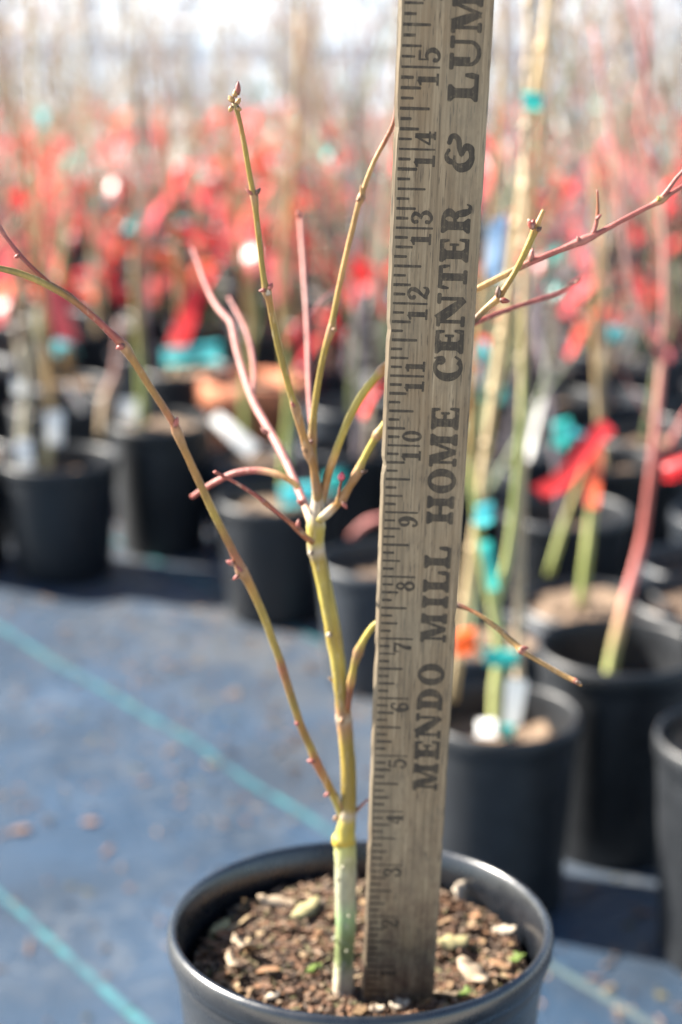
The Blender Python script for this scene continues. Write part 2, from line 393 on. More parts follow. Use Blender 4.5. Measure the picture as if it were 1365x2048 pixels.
# --- trunk and branches: (photo x, photo y, offset in depth, width in photo pixels, colour)
YB = .595
OL = (.24, .17, .026); OLB = (.27, .135, .03); YG = (.33, .265, .05); BR = (.24, .078, .032); RD = (.26, .058, .04); PK = (.31, .115, .095); PK2 = (.28, .075, .062); WH = (.36, .30, .23); GN = (.19, .225, .09); GW = (.32, .32, .22); NOD = (.28, .155, .075); DK = (.10, .05, .032); TAN = (.37, .215, .075)
def stem(name, pts, parent, sub=4, seg=12):
    mb = MB(); P, Rr, Cc = [], [], []
    k0 = .95 if name in ('trunk', 'rootstock') else .80
    for (x, y, d, w, c) in pts:
        k = max(k0, .96) if c in (NOD, WH, PK) and name == 'branch' and d < .01 else k0
        P.append(at_y(x, y, YB + d) - ML); Rr.append(px_size(x, y, YB + d, w * k) / 2); Cc.append(c)
    tube(mb, P, Rr, Cc, seg, sub, .09); return link(name, mb.mesh(name, True, True), parent, M_bark)
def bud(x, y, d, lx, ly, w, parent, col=RD, name='bud'):
    a = at_y(x, y, YB + d) - ML; b = at_y(x + lx, y + ly, YB + d) - ML
    r_ = px_size(x, y, YB + d, w) / 2
    mb = MB(); tube(mb, [a, a.lerp(b, .35), a.lerp(b, .7), b], [r_ * .6, r_, r_ * .75, r_ * .12], [DK, col, col, col], 8, 3); return link(name, mb.mesh(name, True, True), parent, M_bark)
M_root = vcol_mat('rootstock_bark', .6, .85, 150, (.40, .37, .31), (1, 1, .5))
rs = stem('rootstock', [(680, 2010, .0, 74, (.20, .15, .10)), (684, 1996, 0, 56, (.26, .21, .14)), (687, 1975, 0, 45, WH), (688, 1940, 0, 42, (.40, .38, .26)), (689, 1915, 0, 41, GN), (691, 1870, 0, 42, GN), (692, 1830, 0, 43, (.24, .34, .17)), (692, 1790, 0, 44, GW), (692, 1740, 0, 46, GW), (691, 1705, 0, 47, (.36, .37, .16)), (690, 1684, 0, 47, (.32, .33, .10)), (690, 1672, 0, 44, (.32, .33, .10))], maple, 5, 18)
rs.data.materials.clear(); rs.data.materials.append(M_root)
for a in [(686, 1737, -.0052, 2, -6, 9), (676, 1762, -.004, -1, -7, 7), (698, 1835, -.005, 1, -6, 6), (671, 1878, -.002, -6, -3, 8), (694, 1905, -.0052, 0, -6, 6)]: bud(*a, rs, (.33, .31, .22), 'lenticel')
trunk = stem('trunk', [(690, 1690, 0, 36, YG), (688, 1683, 0, 50, (.38, .27, .03)),
    (689, 1678, 0, 51, (.38, .28, .03)), (691, 1667, 0, 42, (.37, .30, .045)), (693, 1652, 0, 39, (.31, .26, .05)), (695, 1642, 0, 37, YG), (696, 1626, 0, 36, WH), (698, 1610, 0, 33, OL), (698, 1550, 0, 32, OL), (694, 1490, 0, 31, OL), (690, 1450, 0, 34, NOD), (688, 1436, 0, 37, WH), (687, 1422, 0, 33, NOD), (684, 1390, 0, 31, OL),
    (676, 1320, 0, 32, YG), (668, 1272, 0, 35, OL), (660, 1225, 0, 33, YG), (647, 1160, 0, 33, YG), (638, 1120, .0, 34, OL), (633, 1100, 0, 38, WH), (631, 1080, 0, 36, YG), (632, 1055, 0, 40, YG), (634, 1030, 0, 34, WH), (637, 1000, 0, 28, WH), (636, 980, 0, 25, OL)], maple, 4, 16)
bud(664, 1268, -.003, -12, 4, 12, trunk, WH, 'leaf_scar'); bud(626, 1105, -.004, -10, 4, 12, trunk, WH, 'leaf_scar'); bud(683, 1448, -.006, 2, -14, 13, trunk, NOD, 'leaf_scar'); bud(676, 1632, -.004, -8, 10, 12, trunk, NOD, 'leaf_scar')
stem('twig', [(684, 1412, 0, 8, OL), (676, 1385, 0, 7, OL), (669, 1368, 0, 6, NOD), (658, 1355, 0, 4, TAN)], trunk, 3, 8)
stem('twig', [(708, 1628, 0, 8, OL), (722, 1612, 0, 8, PK), (733, 1602, 0, 6, PK), (739, 1598, 0, 4, PK)], trunk, 3, 8)
stem('twig', [(684, 1618, -.006, 8, NOD), (676, 1592, -.006, 7, OL), (671, 1582, -.006, 4, DK)], trunk, 3, 8)
# the long arching branch on the left
b1 = stem('branch', [(690, 1640, 0, 22, YG), (672, 1600, 0, 20, YG), (652, 1560, -.002, 20, OLB), (632, 1522, -.004, 24, BR), (622, 1495, -.004, 20, OL), (604, 1455, -.006, 20, OLB), (588, 1408, -.008, 19, OL), (565, 1335, -.010, 22, BR), (555, 1305, -.011, 19, OL),
    (525, 1225, -.013, 20, OL), (498, 1165, -.015, 22, OLB), (484, 1142, -.016, 27, NOD), (470, 1110, -.017, 20, BR), (430, 1030, -.02, 20, OL), (395, 955, -.022, 19, OLB), (370, 900, -.024, 18, OLB), (354, 862, -.025, 23, NOD), (345, 842, -.026, 18, BR), (308, 785, -.028, 18, OLB),
    (268, 722, -.03, 20, OLB), (250, 695, -.031, 25, NOD), (232, 676, -.032, 21, RD), (200, 645, -.034, 18, RD), (165, 615, -.036, 18, BR), (130, 590, -.038, 17, OLB), (85, 565, -.04, 17, (.27, .19, .05)), (40, 547, -.042, 17, (.27, .19, .05)), (-10, 535, -.045, 16, (.25, .18, .05)), (-70, 530, -.05, 14, OLB)], maple, 3, 12)
stem('twig', [(170, 620, -.036, 12, RD), (140, 590, -.036, 12, BR), (100, 566, -.036, 11, BR), (70, 540, -.036, 11, RD), (42, 512, -.036, 12, PK2), (15, 478, -.036, 10, PK2), (2, 458, -.036, 12, PK), (-20, 420, -.036, 8, PK2)], b1, 3, 10)
for a in [(486, 1144, -.018, -14, -14, 9), (470, 1128, -.018, -18, -6, 13), (630, 1524, -.008, -16, -3, 11), (598, 1450, -.008, -8, -6, 10), (350, 855, -.027, 6, -22, 11), (250, 690, -.033, -18, 8, 14), (40, 510, -.038, -12, 6, 9), (478, 1150, -.018, -12, 10, 9), (660, 1585, -.004, -12, 8, 9)]: bud(*a, b1, PK2 if a[5] < 13 else PK2)
# leader in sharp focus, tip at the top left
b2 = stem('branch', [(637, 1010, 0, 24, OL), (634, 975, -.002, 22, NOD), (627, 930, -.004, 20, OLB), (618, 905, -.005, 24, NOD), (606, 868, -.006, 19, OLB), (592, 815, -.008, 22, NOD), (585, 795, -.009, 18, OL), (568, 735, -.011, 18, OL), (551, 665, -.013, 17, OL), (540, 605, -.015, 17, OLB),
    (534, 582, -.016, 22, NOD), (529, 560, -.017, 16, OL), (521, 500, -.018, 15, OL), (513, 430, -.02, 14, OL), (509, 393, -.021, 18, NOD), (504, 372, -.021, 14, OL), (492, 305, -.023, 13, OL), (482, 250, -.024, 12, OLB), (475, 222, -.025, 13, OL), (470, 205, -.025, 17, (.36, .29, .16))], maple, 3, 12)
for a in [(470, 205, -.026, -13, -14, 12, TAN), (472, 208, -.028, 10, -12, 11, TAN), (466, 212, -.028, -8, 12, 11, TAN), (474, 215, -.026, 10, 6, 10, TAN), (470, 195, -.026, 2, -18, 12, TAN), (476, 190, -.026, 1, -28, 12, PK2), (466, 200, -.024, -10, -2, 9, TAN),
          (506, 390, -.022, -14, -12, 8, PK2), (512, 390, -.022, 10, -14, 9, DK), (532, 580, -.018, -14, 2, 9, PK2), (538, 580, -.018, 8, -14, 11, PK2), (536, 592, -.018, 2, -14, 10, WH), (590, 815, -.01, -8, -12, 8, PK2), (614, 905, -.007, -10, -10, 10, NOD)]: bud(*a[:6], b2, a[6])
b3 = stem('branch', [(636, 985, 0, 20, OL), (630, 940, 0, 20, OLB), (627, 905, 0, 19, OL), (625, 880, 0, 21, NOD), (628, 830, -.001, 17, OL), (637, 765, -.002, 16, OL), (650, 700, -.003, 16, OL), (663, 660, -.004, 20, NOD), (668, 630, -.004, 15, OL), (682, 560, -.005, 15, TAN), (700, 480, -.006, 14, TAN),
    (716, 415, -.007, 14, TAN), (723, 396, -.007, 19, NOD), (728, 378, -.007, 13, TAN), (748, 325, -.008, 12, TAN), (770, 283, -.008, 12, BR), (786, 250, -.009, 11, BR), (795, 210, -.009, 9, PK2), (800, 180, -.009, 6, PK2)], maple, 3, 12)
for a in [(724, 395, -.009, -2, -26, 7, TAN), (720, 398, -.009, -8, 4, 8, NOD), (664, 660, -.006, 12, -2, 9, NOD), (625, 880, -.004, -8, 12, 9, PK2)]: bud(*a[:6], b3, a[6])
b4 = stem('branch', [(628, 890, 0.011, 11.5, PK), (622, 840, 0.043, 11.5, PK), (618, 780, 0.085, 11.5, PK), (616, 700, 0.116, 11.5, PK), (614, 640, 0.139, 11.5, PK), (609, 560, 0.160, 10.7, PK), (604, 490, 0.181, 9.8, PK), (600, 432, 0.203, 9.0, PK2)], maple, 4, 10)
bud(600, 436, .095, -6, -16, 10, b4, PK2); bud(602, 440, 0.203, 6.6, -14, 9, b4, PK2)
stem('twig', [(616, 640, 0.139, 7.4, PK2), (640, 605, 0.160, 6.6, PK), (668, 580, 0.181, 5.7, PK2), (690, 560, 0.191, 4.1, PK2)], b4, 3, 8)
# pink branches leaning back on the left
b5 = stem('branch', [(630, 1065, 0, 26, YG), (620, 1035, 0.004, 22.1, (.52, .36, .22)), (606, 1000, 0.013, 20.4, PK), (585, 950, 0.030, 20.4, PK), (556, 890, 0.055, 20.4, PK), (530, 845, 0.076, 18.7, PK), (508, 805, 0.095, 18.7, PK), (490, 755, 0.116, 17.8, PK), (474, 700, 0.139, 17.0, PK), (464, 650, 0.160, 17.0, PK), (455, 637, 0.166, 15.3, PK2),
    (432, 610, 0.181, 13.6, PK), (412, 570, 0.203, 11.9, PK2), (398, 530, 0.222, 11.0, PK2), (385, 498, 0.245, 8.5, PK2)], maple, 4, 12)
stem('twig', [(505, 800, 0.103, 8.5, PK), (508, 745, 0.139, 11.9, PK), (503, 700, 0.170, 11.0, PK), (492, 660, 0.191, 10.2, PK), (472, 620, 0.213, 9.3, PK2), (458, 595, 0.222, 7.6, PK2)], b5, 3, 10)
bud(538, 868, .03, -16, -12, 12, b5, PK); bud(608, 1010, .0, -14, -10, 11, b5, PK2)
b6 = stem('branch', [(598, 975, .01, 16, (.50, .34, .14)), (575, 958, .012, 17, OLB), (545, 946, .014, 17, (.46, .27, .14)), (510, 941, .016, 17, PK2), (470, 946, .018, 16, PK2), (435, 962, .02, 15, PK2), (408, 978, .022, 15, RD), (384, 994, .024, 13, PK2)], maple, 4, 12)
bud(500, 944, .016, 0, -10, 8, b6, PK2)
b7 = stem('branch', [(626, 1085, -.006, 16, OLB), (612, 1074, -.008, 15, BR), (596, 1058, -.010, 18, BR), (580, 1045, -.011, 11, BR), (552, 1022, -.013, 11, RD), (530, 1005, -.014, 14, BR), (515, 993, -.015, 10, RD), (480, 970, -.018, 10, RD), (452, 955, -.02, 9, RD), (430, 944, -.021, 10, RD)], maple, 3, 10)
for a in [(596, 1056, -.012, 2, -18, 10, PK2), (600, 1060, -.012, 12, 12, 10, NOD), (530, 1005, -.015, -8, -8, 8, PK2), (436, 946, -.022, -10, -2, 9, RD)]: bud(*a[:6], b7, a[6])
# branches that pass behind the yardstick and come out on its right
b8 = stem('branch', [(640, 1010, 0, 22, YG), (648, 985, 0, 20, NOD), (657, 950, -.001, 19, OLB), (666, 922, -.002, 22, TAN), (680, 882, -.003, 19, YG), (700, 835, -.004, 20, YG), (725, 790, -.006, 20, YG), (750, 757, -.008, 20, YG), (764, 742, -.009, 25, NOD), (778, 724, -.010, 19, OLB), (820, 672, -.012, 18, OLB), (880, 618, -.014, 18, OLB), (955, 578, -.016, 16, TAN), (1010, 550, -.016, 16, TAN), (1062, 524, -.016, 17, PK2), (1120, 500, -.016, 15, PK2), (1168, 480, -.016, 20, PK),
    (1200, 465, -.016, 14, PK2), (1255, 435, -.015, 13, PK2), (1300, 412, -.014, 13, PK2), (1322, 400, -.014, 18, NOD), (1345, 385, -.013, 11, PK2), (1372, 368, -.012, 10, PK2), (1420, 340, -.01, 8, PK2)], maple, 3, 12)
stem('twig', [(1318, 402, -.014, 12, PK2), (1336, 380, -.014, 11, PK2), (1352, 358, -.014, 10, PK2), (1372, 336, -.014, 9, PK2), (1410, 290, -.014, 6, PK2)], b8, 3, 10)
stem('twig', [(1185, 470, -.016, 11, PK2), (1192, 452, -.016, 11, PK2), (1196, 425, -.016, 9, BR), (1196, 400, -.016, 6, BR), (1195, 380, -.016, 4, RD)], b8, 3, 8)
for a in [(1062, 522, -.017, 4, -26, 13, PK), (1192, 440, -.017, 12, -12, 8, PK2), (1320, 402, -.016, -4, -10, 9, YG), (1160, 482, -.017, -6, -10, 9, PK)]: bud(*a[:6], b8, a[6])
b9 = stem('branch', [(638, 1040, -.002, 22, YG), (656, 1026, -.004, 20, WH), (676, 1006, -.006, 21, OLB), (684, 996, -.007, 25, NOD), (700, 972, -.008, 19, OLB), (716, 944, -.010, 22, NOD), (728, 918, -.011, 18, YG), (748, 882, -.013, 19, YG), (756, 870, -.014, 24, NOD), (770, 848, -.015, 19, YG), (820, 780, -.019, 19, OLB), (890, 700, -.024, 19, BR), (950, 640, -.029, 17, DK), (975, 615, -.031, 17, (.27, .18, .07)), (996, 598, -.032, 22, TAN), (1008, 580, -.033, 15, OLB), (1030, 545, -.033, 15, OL), (1048, 510, -.034, 16, OL), (1064, 475, -.034, 18, OL), (1071, 458, -.034, 22, OLB), (1079, 440, -.034, 13, (.42, .24, .08)), (1088, 420, -.034, 11, TAN)], maple, 3, 12)
for a in [(1000, 600, -.036, 20, 3, 13, RD), (996, 595, -.034, 2, -24, 13, DK), (1068, 458, -.037, -12, -16, 13, RD), (1066, 452, -.036, 2, -14, 12, RD), (1074, 462, -.036, 10, -8, 10, DK), (1064, 446, -.035, -8, -8, 9, WH), (686, 1004, -.01, 8, 14, 10, PK2), (722, 945, -.012, 14, -4, 9, DK)]: bud(*a[:6], b9, a[6])
tw = stem('twig', [(676, 1004, -.008, 7, OL), (678, 985, -.009, 6, BR), (681, 968, -.01, 6, RD), (683, 958, -.01, 5, PK2)], b9, 3, 8)
bud(682, 962, -.01, 2, -18, 15, b9, (.62, .10, .16))
b10 = stem('branch', [(870, 690, -.004, 13, RD), (950, 647, 0, 13, RD), (1010, 622, 0.012, 12, RD), (1050, 608, 0.020, 11, RD), (1090, 596, 0.028, 13, PK2), (1125, 582, 0.036, 9, RD), (1155, 564, 0.044, 7, RD)], maple, 3, 10)
bud(1150, 568, .022, 12, -10, 9, b10, RD)
b11 = stem('branch', [(692, 1440, 0, 16, OL), (696, 1410, -.002, 17, BR), (700, 1380, -.003, 18, BR), (703, 1362, -.004, 22, TAN), (708, 1335, -.006, 17, YG), (717, 1305, -.008, 22, NOD), (728, 1280, -.01, 17, YG), (745, 1255, -.012, 17, YG), (765, 1240, -.014, 16, YG), (820, 1215, -.019, 15, OLB), (880, 1203, -.024, 13, BR), (918, 1211, -.028, 15, DK), (940, 1220, -.03, 9, BR), (970, 1237, -.032, 12, TAN),
    (1005, 1265, -.034, 15, TAN), (1036, 1293, -.036, 17, TAN), (1044, 1301, -.037, 20, PK), (1056, 1309, -.037, 13, TAN), (1100, 1335, -.039, 13, TAN), (1140, 1357, -.041, 13, TAN), (1152, 1362, -.042, 14, PK2), (1163, 1371, -.042, 7, TAN)], maple, 3, 12)
for a in [(1042, 1296, -.039, 16, -1, 9, PK2), (1152, 1362, -.043, 12, 6, 9, DK), (918, 1211, -.03, -6, 4, 9, DK)]: bud(*a[:6], b11, a[6])

# the upturned pot that carries the maple, below the picture
base_me = lathe([(.001, .221), (.062, .221), (.066, .224), (.068, .2245), (.070, .222), (.094, .024), (.101, .022), (.103, .018), (.103, .0105), (.099, .0105), (.066, .216), (.001, .216)], 64, 'upturned_pot')
o = link('upturned_pot', base_me, None, M_pot2); o.location = (PC.x, PC.y, .002)
tag(o, 'upturned black nursery pot that lifts the measured maple off the ground', 'pot')

# ------------------------------------------------------------------ the yardstick
IN = .0254
UX = Vector((.99955133, -.01538717, -.02569782)); TX = Vector((.02262683, -.17425506, .98444055)); NXB = Vector((.01962573, .98458032, .17382872))
RO = Vector((.00886, .59167, .35676))
rul = empty('yardstick', RO, 'weathered wooden yardstick with black inch marks standing in the maple pot', 'yardstick')
rul.matrix_world = Matrix(((UX.x, TX.x, -NXB.x, RO.x), (UX.y, TX.y, -NXB.y, RO.y), (UX.z, TX.z, -NXB.z, RO.z), (0, 0, 0, 1)))
RW_, RT, RL = 1.12, .19, 36.0                     # local x across, y along, z towards the camera
def wood_nodes(n, l):
    o = objco(n)
    g1 = nz(n, l, o, 900, 5, .65, (1.0, .018, 1.0)); g2 = nz(n, l, o, 300, 4, .6, (1.0, .03, 1.0)); g3 = nz(n, l, o, 60, 5, .7, (1, .35, 1))
    c = ramp(n, l, g1, [(.28, (.080, .060, .037)), (.48, (.182, .140, .090)), (.72, (.31, .250, .168))])
    c = mix(n, l, ramp(n, l, g2, [(.32, .55), (.62, 0.0)]), c, (.11, .078, .046))
    pore = ramp(n, l, nz(n, l, o, 1500, 3, .6, (1, .07, 1)), [(.57, 0.0), (.66, .85)])
    c = mix(n, l, pore, c, (.045, .035, .025))
    st = ramp(n, l, g3, [(.5, 0.0), (.75, .5)]); c = mix(n, l, st, c, (.17, .11, .055))
    gr = ramp(n, l, nz(n, l, o, 26, 4, .6, (1, .6, 1)), [(.45, 0.0), (.8, .6)]); c = mix(n, l, gr, c, (.19, .17, .125))
    bl = ramp(n, l, nz(n, l, o, 95, 5, .75, (1, .5, 1)), [(.50, 0.0), (.68, .55)]); c = mix(n, l, bl, c, (.095, .078, .055))
    sc_ = ramp(n, l, nz(n, l, o, 420, 4, .7, (1, .5, 1)), [(.66, 0.0), (.74, .6)]); c = mix(n, l, sc_, c, (.06, .048, .034))
    return o, c, g1
def wood_mat():
    m, n, l, b = mat('weathered_yardstick_wood'); o, c, g = wood_nodes(n, l)
    # rust and soil stain near the bottom, where the stick stands in wet pots
    sx = n.new('ShaderNodeSeparateXYZ'); l.new(o, sx.inputs[0])
    mr = n.new('ShaderNodeMapRange'); l.new(sx.outputs['Y'], mr.inputs[0]); mr.inputs[1].default_value = 4.6 * IN; mr.inputs[2].default_value = .2 * IN
    sp_ = ramp(n, l, nz(n, l, o, 140, 6, .8, (1, .6, 1)), [(.42, 0.0), (.62, 1.0)])
    mm = n.new('ShaderNodeMath'); mm.operation = 'MULTIPLY'; l.new(mr.outputs[0], mm.inputs[0]); l.new(sp_, mm.inputs[1])
    c = mix(n, l, mm.outputs[0], c, (.062, .036, .026))
    l.new(c, b.inputs['Base Color']); b.inputs['Roughness'].default_value = .72
    bump(n, l, b, g, .35, .0003); return m
def ink_mat():
    m, n, l, b = mat('worn_black_ink'); o, c, g = wood_nodes(n, l)
    a = nz(n, l, o, 620, 4, .7, (1.0, .03, 1.0)); d = nz(n, l, o, 700, 4, .7)
    f1 = ramp(n, l, a, [(.38, .05), (.68, .5)]); f2 = ramp(n, l, d, [(.54, 0.0), (.70, .55)])
    f = mix(n, l, 1.0, f1, f2, 'ADD')
    l.new(mix(n, l, f, (.011, .009, .007), mix(n, l, .45, c, (.03, .024, .018))), b.inputs['Base Color']); b.inputs['Roughness'].default_value = .75; return m
M_wood = wood_mat(); M_ink = ink_mat()
# body: slightly eased, nicked edges
mb = MB(); rn = random.Random(3); ny = 260; w_, t_ = RW_ * IN, RT * IN; e = .0006
for j in range(ny + 1):
    y = RL * IN * j / ny
    nl = max(0, mnoise.noise(Vector((y * 120, 3, 1))) - .25) * .0016 + rn.random() * .00012; nr_ = max(0, mnoise.noise(Vector((y * 120, 9, 1))) - .25) * .0012
    ch = .0011 + .00025 * mnoise.noise(Vector((y * 60, 1, 7)))
    nl -= .0007
    sec = [(nl, -ch * 1.1), (nl + ch, 0), (w_ - nr_ - e, 0), (w_ - nr_, -e), (w_ - nr_, -t_ + e), (w_ - nr_ - e, -t_), (nl * .5 + e, -t_), (nl * .5, -t_ + e)]
    for (x, z) in sec: mb.v.append((x, y, z)); mb.c.append((1, 1, 1))
for j in range(ny):
    for k in range(8):
        a, b_ = j * 8 + k, j * 8 + (k + 1) % 8; mb.f.append((a, a + 8, b_ + 8, b_))
mb.f.append(tuple(range(8))); mb.f.append(tuple(ny * 8 + k for k in reversed(range(8))))
link('wooden_blade', mb.mesh('wooden_blade'), rul, M_wood)
LAY = [0]
def lay():
    LAY[0] += 1; return .00004 + .000012 * (LAY[0] % 7)
def poly(mb, P, z):
    mb.add([(x * IN, y * IN, z) for x, y in P], [tuple(range(len(P)))])
# scale marks: eighths of an inch
mb = MB(); rn = random.Random(5)
for k in range(1, 8 * 20 + 1):
    t = k / 8
    L = .503 if k % 8 == 0 else .388 if k % 4 == 0 else .277 if k % 2 == 0 else .197
    L *= rn.uniform(.95, 1.04); h = .0190 if k % 8 else .0155; h *= rn.uniform(.85, 1.15); s = rn.uniform(.04, .055)
    poly(mb, [(s, t - h), (L * .5, t - h * 1.05), (L, t - h * .9), (L + .008, t), (L, t + h * .9), (L * .5, t + h * 1.05), (s, t + h)], .00004)
link('scale_marks', mb.mesh('scale_marks'), rul, M_ink)
# glyphs, drawn in a unit box: x along the reading direction, y up (cap height 1)
def rrect(x0, y0, x1, y1, r=.05):
    P = []
    r = min(r, (x1 - x0) / 2, (y1 - y0) / 2)
    for cx, cy, a0 in ((x1 - r, y0 + r, -90), (x1 - r, y1 - r, 0), (x0 + r, y1 - r, 90), (x0 + r, y0 + r, 180)):
        for k in range(4): a = R(a0 + 30 * k); P.append((cx + r * math.cos(a), cy + r * math.sin(a)))
    return [P]
def strip(pts, wid, sub=6, cap=True):
    P = catmull([Vector((x, y, 0)) for x, y in pts], sub); Wd = lerp_list(list(wid), sub); quads = []; Lp = []; Rp = []
    for i, p in enumerate(P):
        d = (P[min(i + 1, len(P) - 1)] - P[max(i - 1, 0)]).normalized(); n_ = Vector((-d.y, d.x, 0)) * Wd[i] / 2
        Lp.append((p.x + n_.x, p.y + n_.y)); Rp.append((p.x - n_.x, p.y - n_.y))
    return [[Lp[i], Rp[i], Rp[i + 1], Lp[i + 1]] for i in range(len(P) - 1)]
def ring(cx, cy, rx, ry, ix, iy, a0=0, a1=360, n=36):
    q = []
    for k in range(n):
        A, B = R(a0 + (a1 - a0) * k / n), R(a0 + (a1 - a0) * (k + 1) / n)
        q.append([(cx + rx * math.cos(A), cy + ry * math.sin(A)), (cx + rx * math.cos(B), cy + ry * math.sin(B)), (cx + ix * math.cos(B), cy + iy * math.sin(B)), (cx + ix * math.cos(A), cy + iy * math.sin(A))])
    return q
def disc(cx, cy, r): return [[(cx + r * math.cos(2 * math.pi * k / 14), cy + r * math.sin(2 * math.pi * k / 14)) for k in range(14)]]
def slab(x0, x1, top, th=.15):                    # bracketed slab serif
    if top: return rrect(x0, 1 - th, x1, 1, .06)
    return rrect(x0, 0, x1, th, .06)
def brk(x, y, dx, dy):                            # small concave bracket triangle
    return [[(x, y), (x + dx, y), (x, y + dy)]] if dx * dy > 0 else [[(x, y), (x, y + dy), (x + dx, y)]]
def stemI(x0, x1, sl=.12, th=.15):
    g = [('r', rrect(x0, .05, x1, .95, .01)), ('s', slab(x0 - sl, x1 + sl, False, th)), ('s', slab(x0 - sl, x1 + sl, True, th))]
    for sx, dx in ((x0, -.08), (x1, .08)): g += [('b', brk(sx, th, dx, .09)), ('b', brk(sx, 1 - th, dx, -.09))]
    return [p for _, p in g]
GL = {}
def gM():
    g = stemI(.95, 1.23, .10) ; g += [slab(.02, .36, False, .15), rrect(.13, .05, .25, .9, .01), slab(.0, .42, True, .15)]
    g += [strip([(.30, .96), (.46, .52), (.62, .06)], [.34, .32, .20], 4), strip([(.62, .04), (.80, .50), (.99, .95)], [.12, .12, .14], 4)]
    return g, 1.36
def gE(): return stemI(.14, .46, .12) + [rrect(.3, .0, .88, .15, .04), rrect(.3, .85, .86, 1, .04), rrect(.44, .44, .66, .57, .02), rrect(.62, .34, .72, .67, .04), strip([(.80, .02), (.83, .18), (.85, .34)], [.16, .14, .08], 4), strip([(.78, .98), (.81, .84), (.83, .68)], [.16, .14, .08], 4)], .95
def gN(): return [slab(0, .38, True, .15), rrect(.12, .05, .25, .9, .01), slab(.0, .38, False, .15), slab(.78, 1.16, True, .15), rrect(.90, .1, 1.03, .9, .01), strip([(.24, .97), (.60, .48), (.95, .04)], [.36, .34, .20], 4)], 1.16
def gD(): return stemI(.14, .46, .12) + [ring(.46, .5, .58, .5, .22, .36, -90, 90, 24), rrect(.40, .0, .48, .14, .005), rrect(.40, .86, .48, 1, .005)], 1.06
def gO(): return [ring(.52, .5, .52, .53, .19, .37)], 1.04
def gI(): return stemI(.14, .46, .13), .60
def gL(): return stemI(.14, .46, .12) + [rrect(.3, 0, .90, .15, .04), strip([(.82, .02), (.86, .24), (.88, .46)], [.16, .20, .10], 5)], .94
def gH(): return stemI(.12, .42, .11) + stemI(.76, 1.06, .11) + [rrect(.40, .43, .78, .57, .01)], 1.18
def gC(): return [ring(.52, .5, .52, .53, .20, .38, 48, 312, 32), disc(.78, .76, .17), strip([(.86, 1.0), (.88, .82), (.89, .64)], [.06, .12, .06], 4), strip([(.62, .045), (.80, .10), (.93, .28)], [.10, .10, .08], 5)], .98
def gT(): return [rrect(.34, .05, .66, .95, .01), slab(.2, .8, False, .15), rrect(.03, .85, .97, 1, .04), strip([(.09, .98), (.06, .80), (.03, .62)], [.12, .16, .08], 4), strip([(.91, .98), (.94, .80), (.97, .62)], [.12, .16, .08], 4)], 1.0
def gR(): return stemI(.14, .46, .12) + [ring(.50, .735, .44, .265, .14, .135, -90, 90, 18), rrect(.40, .47, .52, .60, .005), rrect(.40, .87, .52, 1, .005), strip([(.58, .52), (.72, .44), (.78, .24), (.86, .07), (1.02, .04), (1.10, .16)], [.16, .24, .28, .2, .1, .05], 5)], 1.10
def gU(): return [slab(0, .56, True, .15), rrect(.12, .32, .43, .95, .01), slab(.70, 1.12, True, .15), rrect(.85, .32, .98, .95, .01), ring(.55, .34, .43, .37, .30, .22, 180, 360, 24)], 1.14
def gA(): return [strip([(1.036, .849), (1.205, .80), (1.241, .669), (1.096, .548), (.855, .512), (.65, .44), (.578, .392)], [.157, .18, .18, .19, .18, .157, .09], 5), disc(1.03, .86, .085),
    strip([(.614, .428), (.783, .355), (.892, .283), (.831, .139), (.639, .096), (.458, .102), (.253, .235), (.193, .452), (.289, .633), (.446, .669), (.602, .663)], [.12, .157, .25, .24, .18, .22, .31, .32, .18, .1, .07], 5), strip([(.771, .867), (.614, .934), (.47, .898), (.398, .801), (.361, .669)], [.1, .13, .18, .2, .15], 5), disc(.76, .872, .07)], 1.33
GL = {'M': gM, 'E': gE, 'N': gN, 'D': gD, 'O': gO, 'I': gI, 'L': gL, 'H': gH, 'C': gC, 'T': gT, 'R': gR, 'U': gU, '&': gA}
def bstrip(p, w, sub=6): return strip(p, [x * 1.22 for x in w], sub)
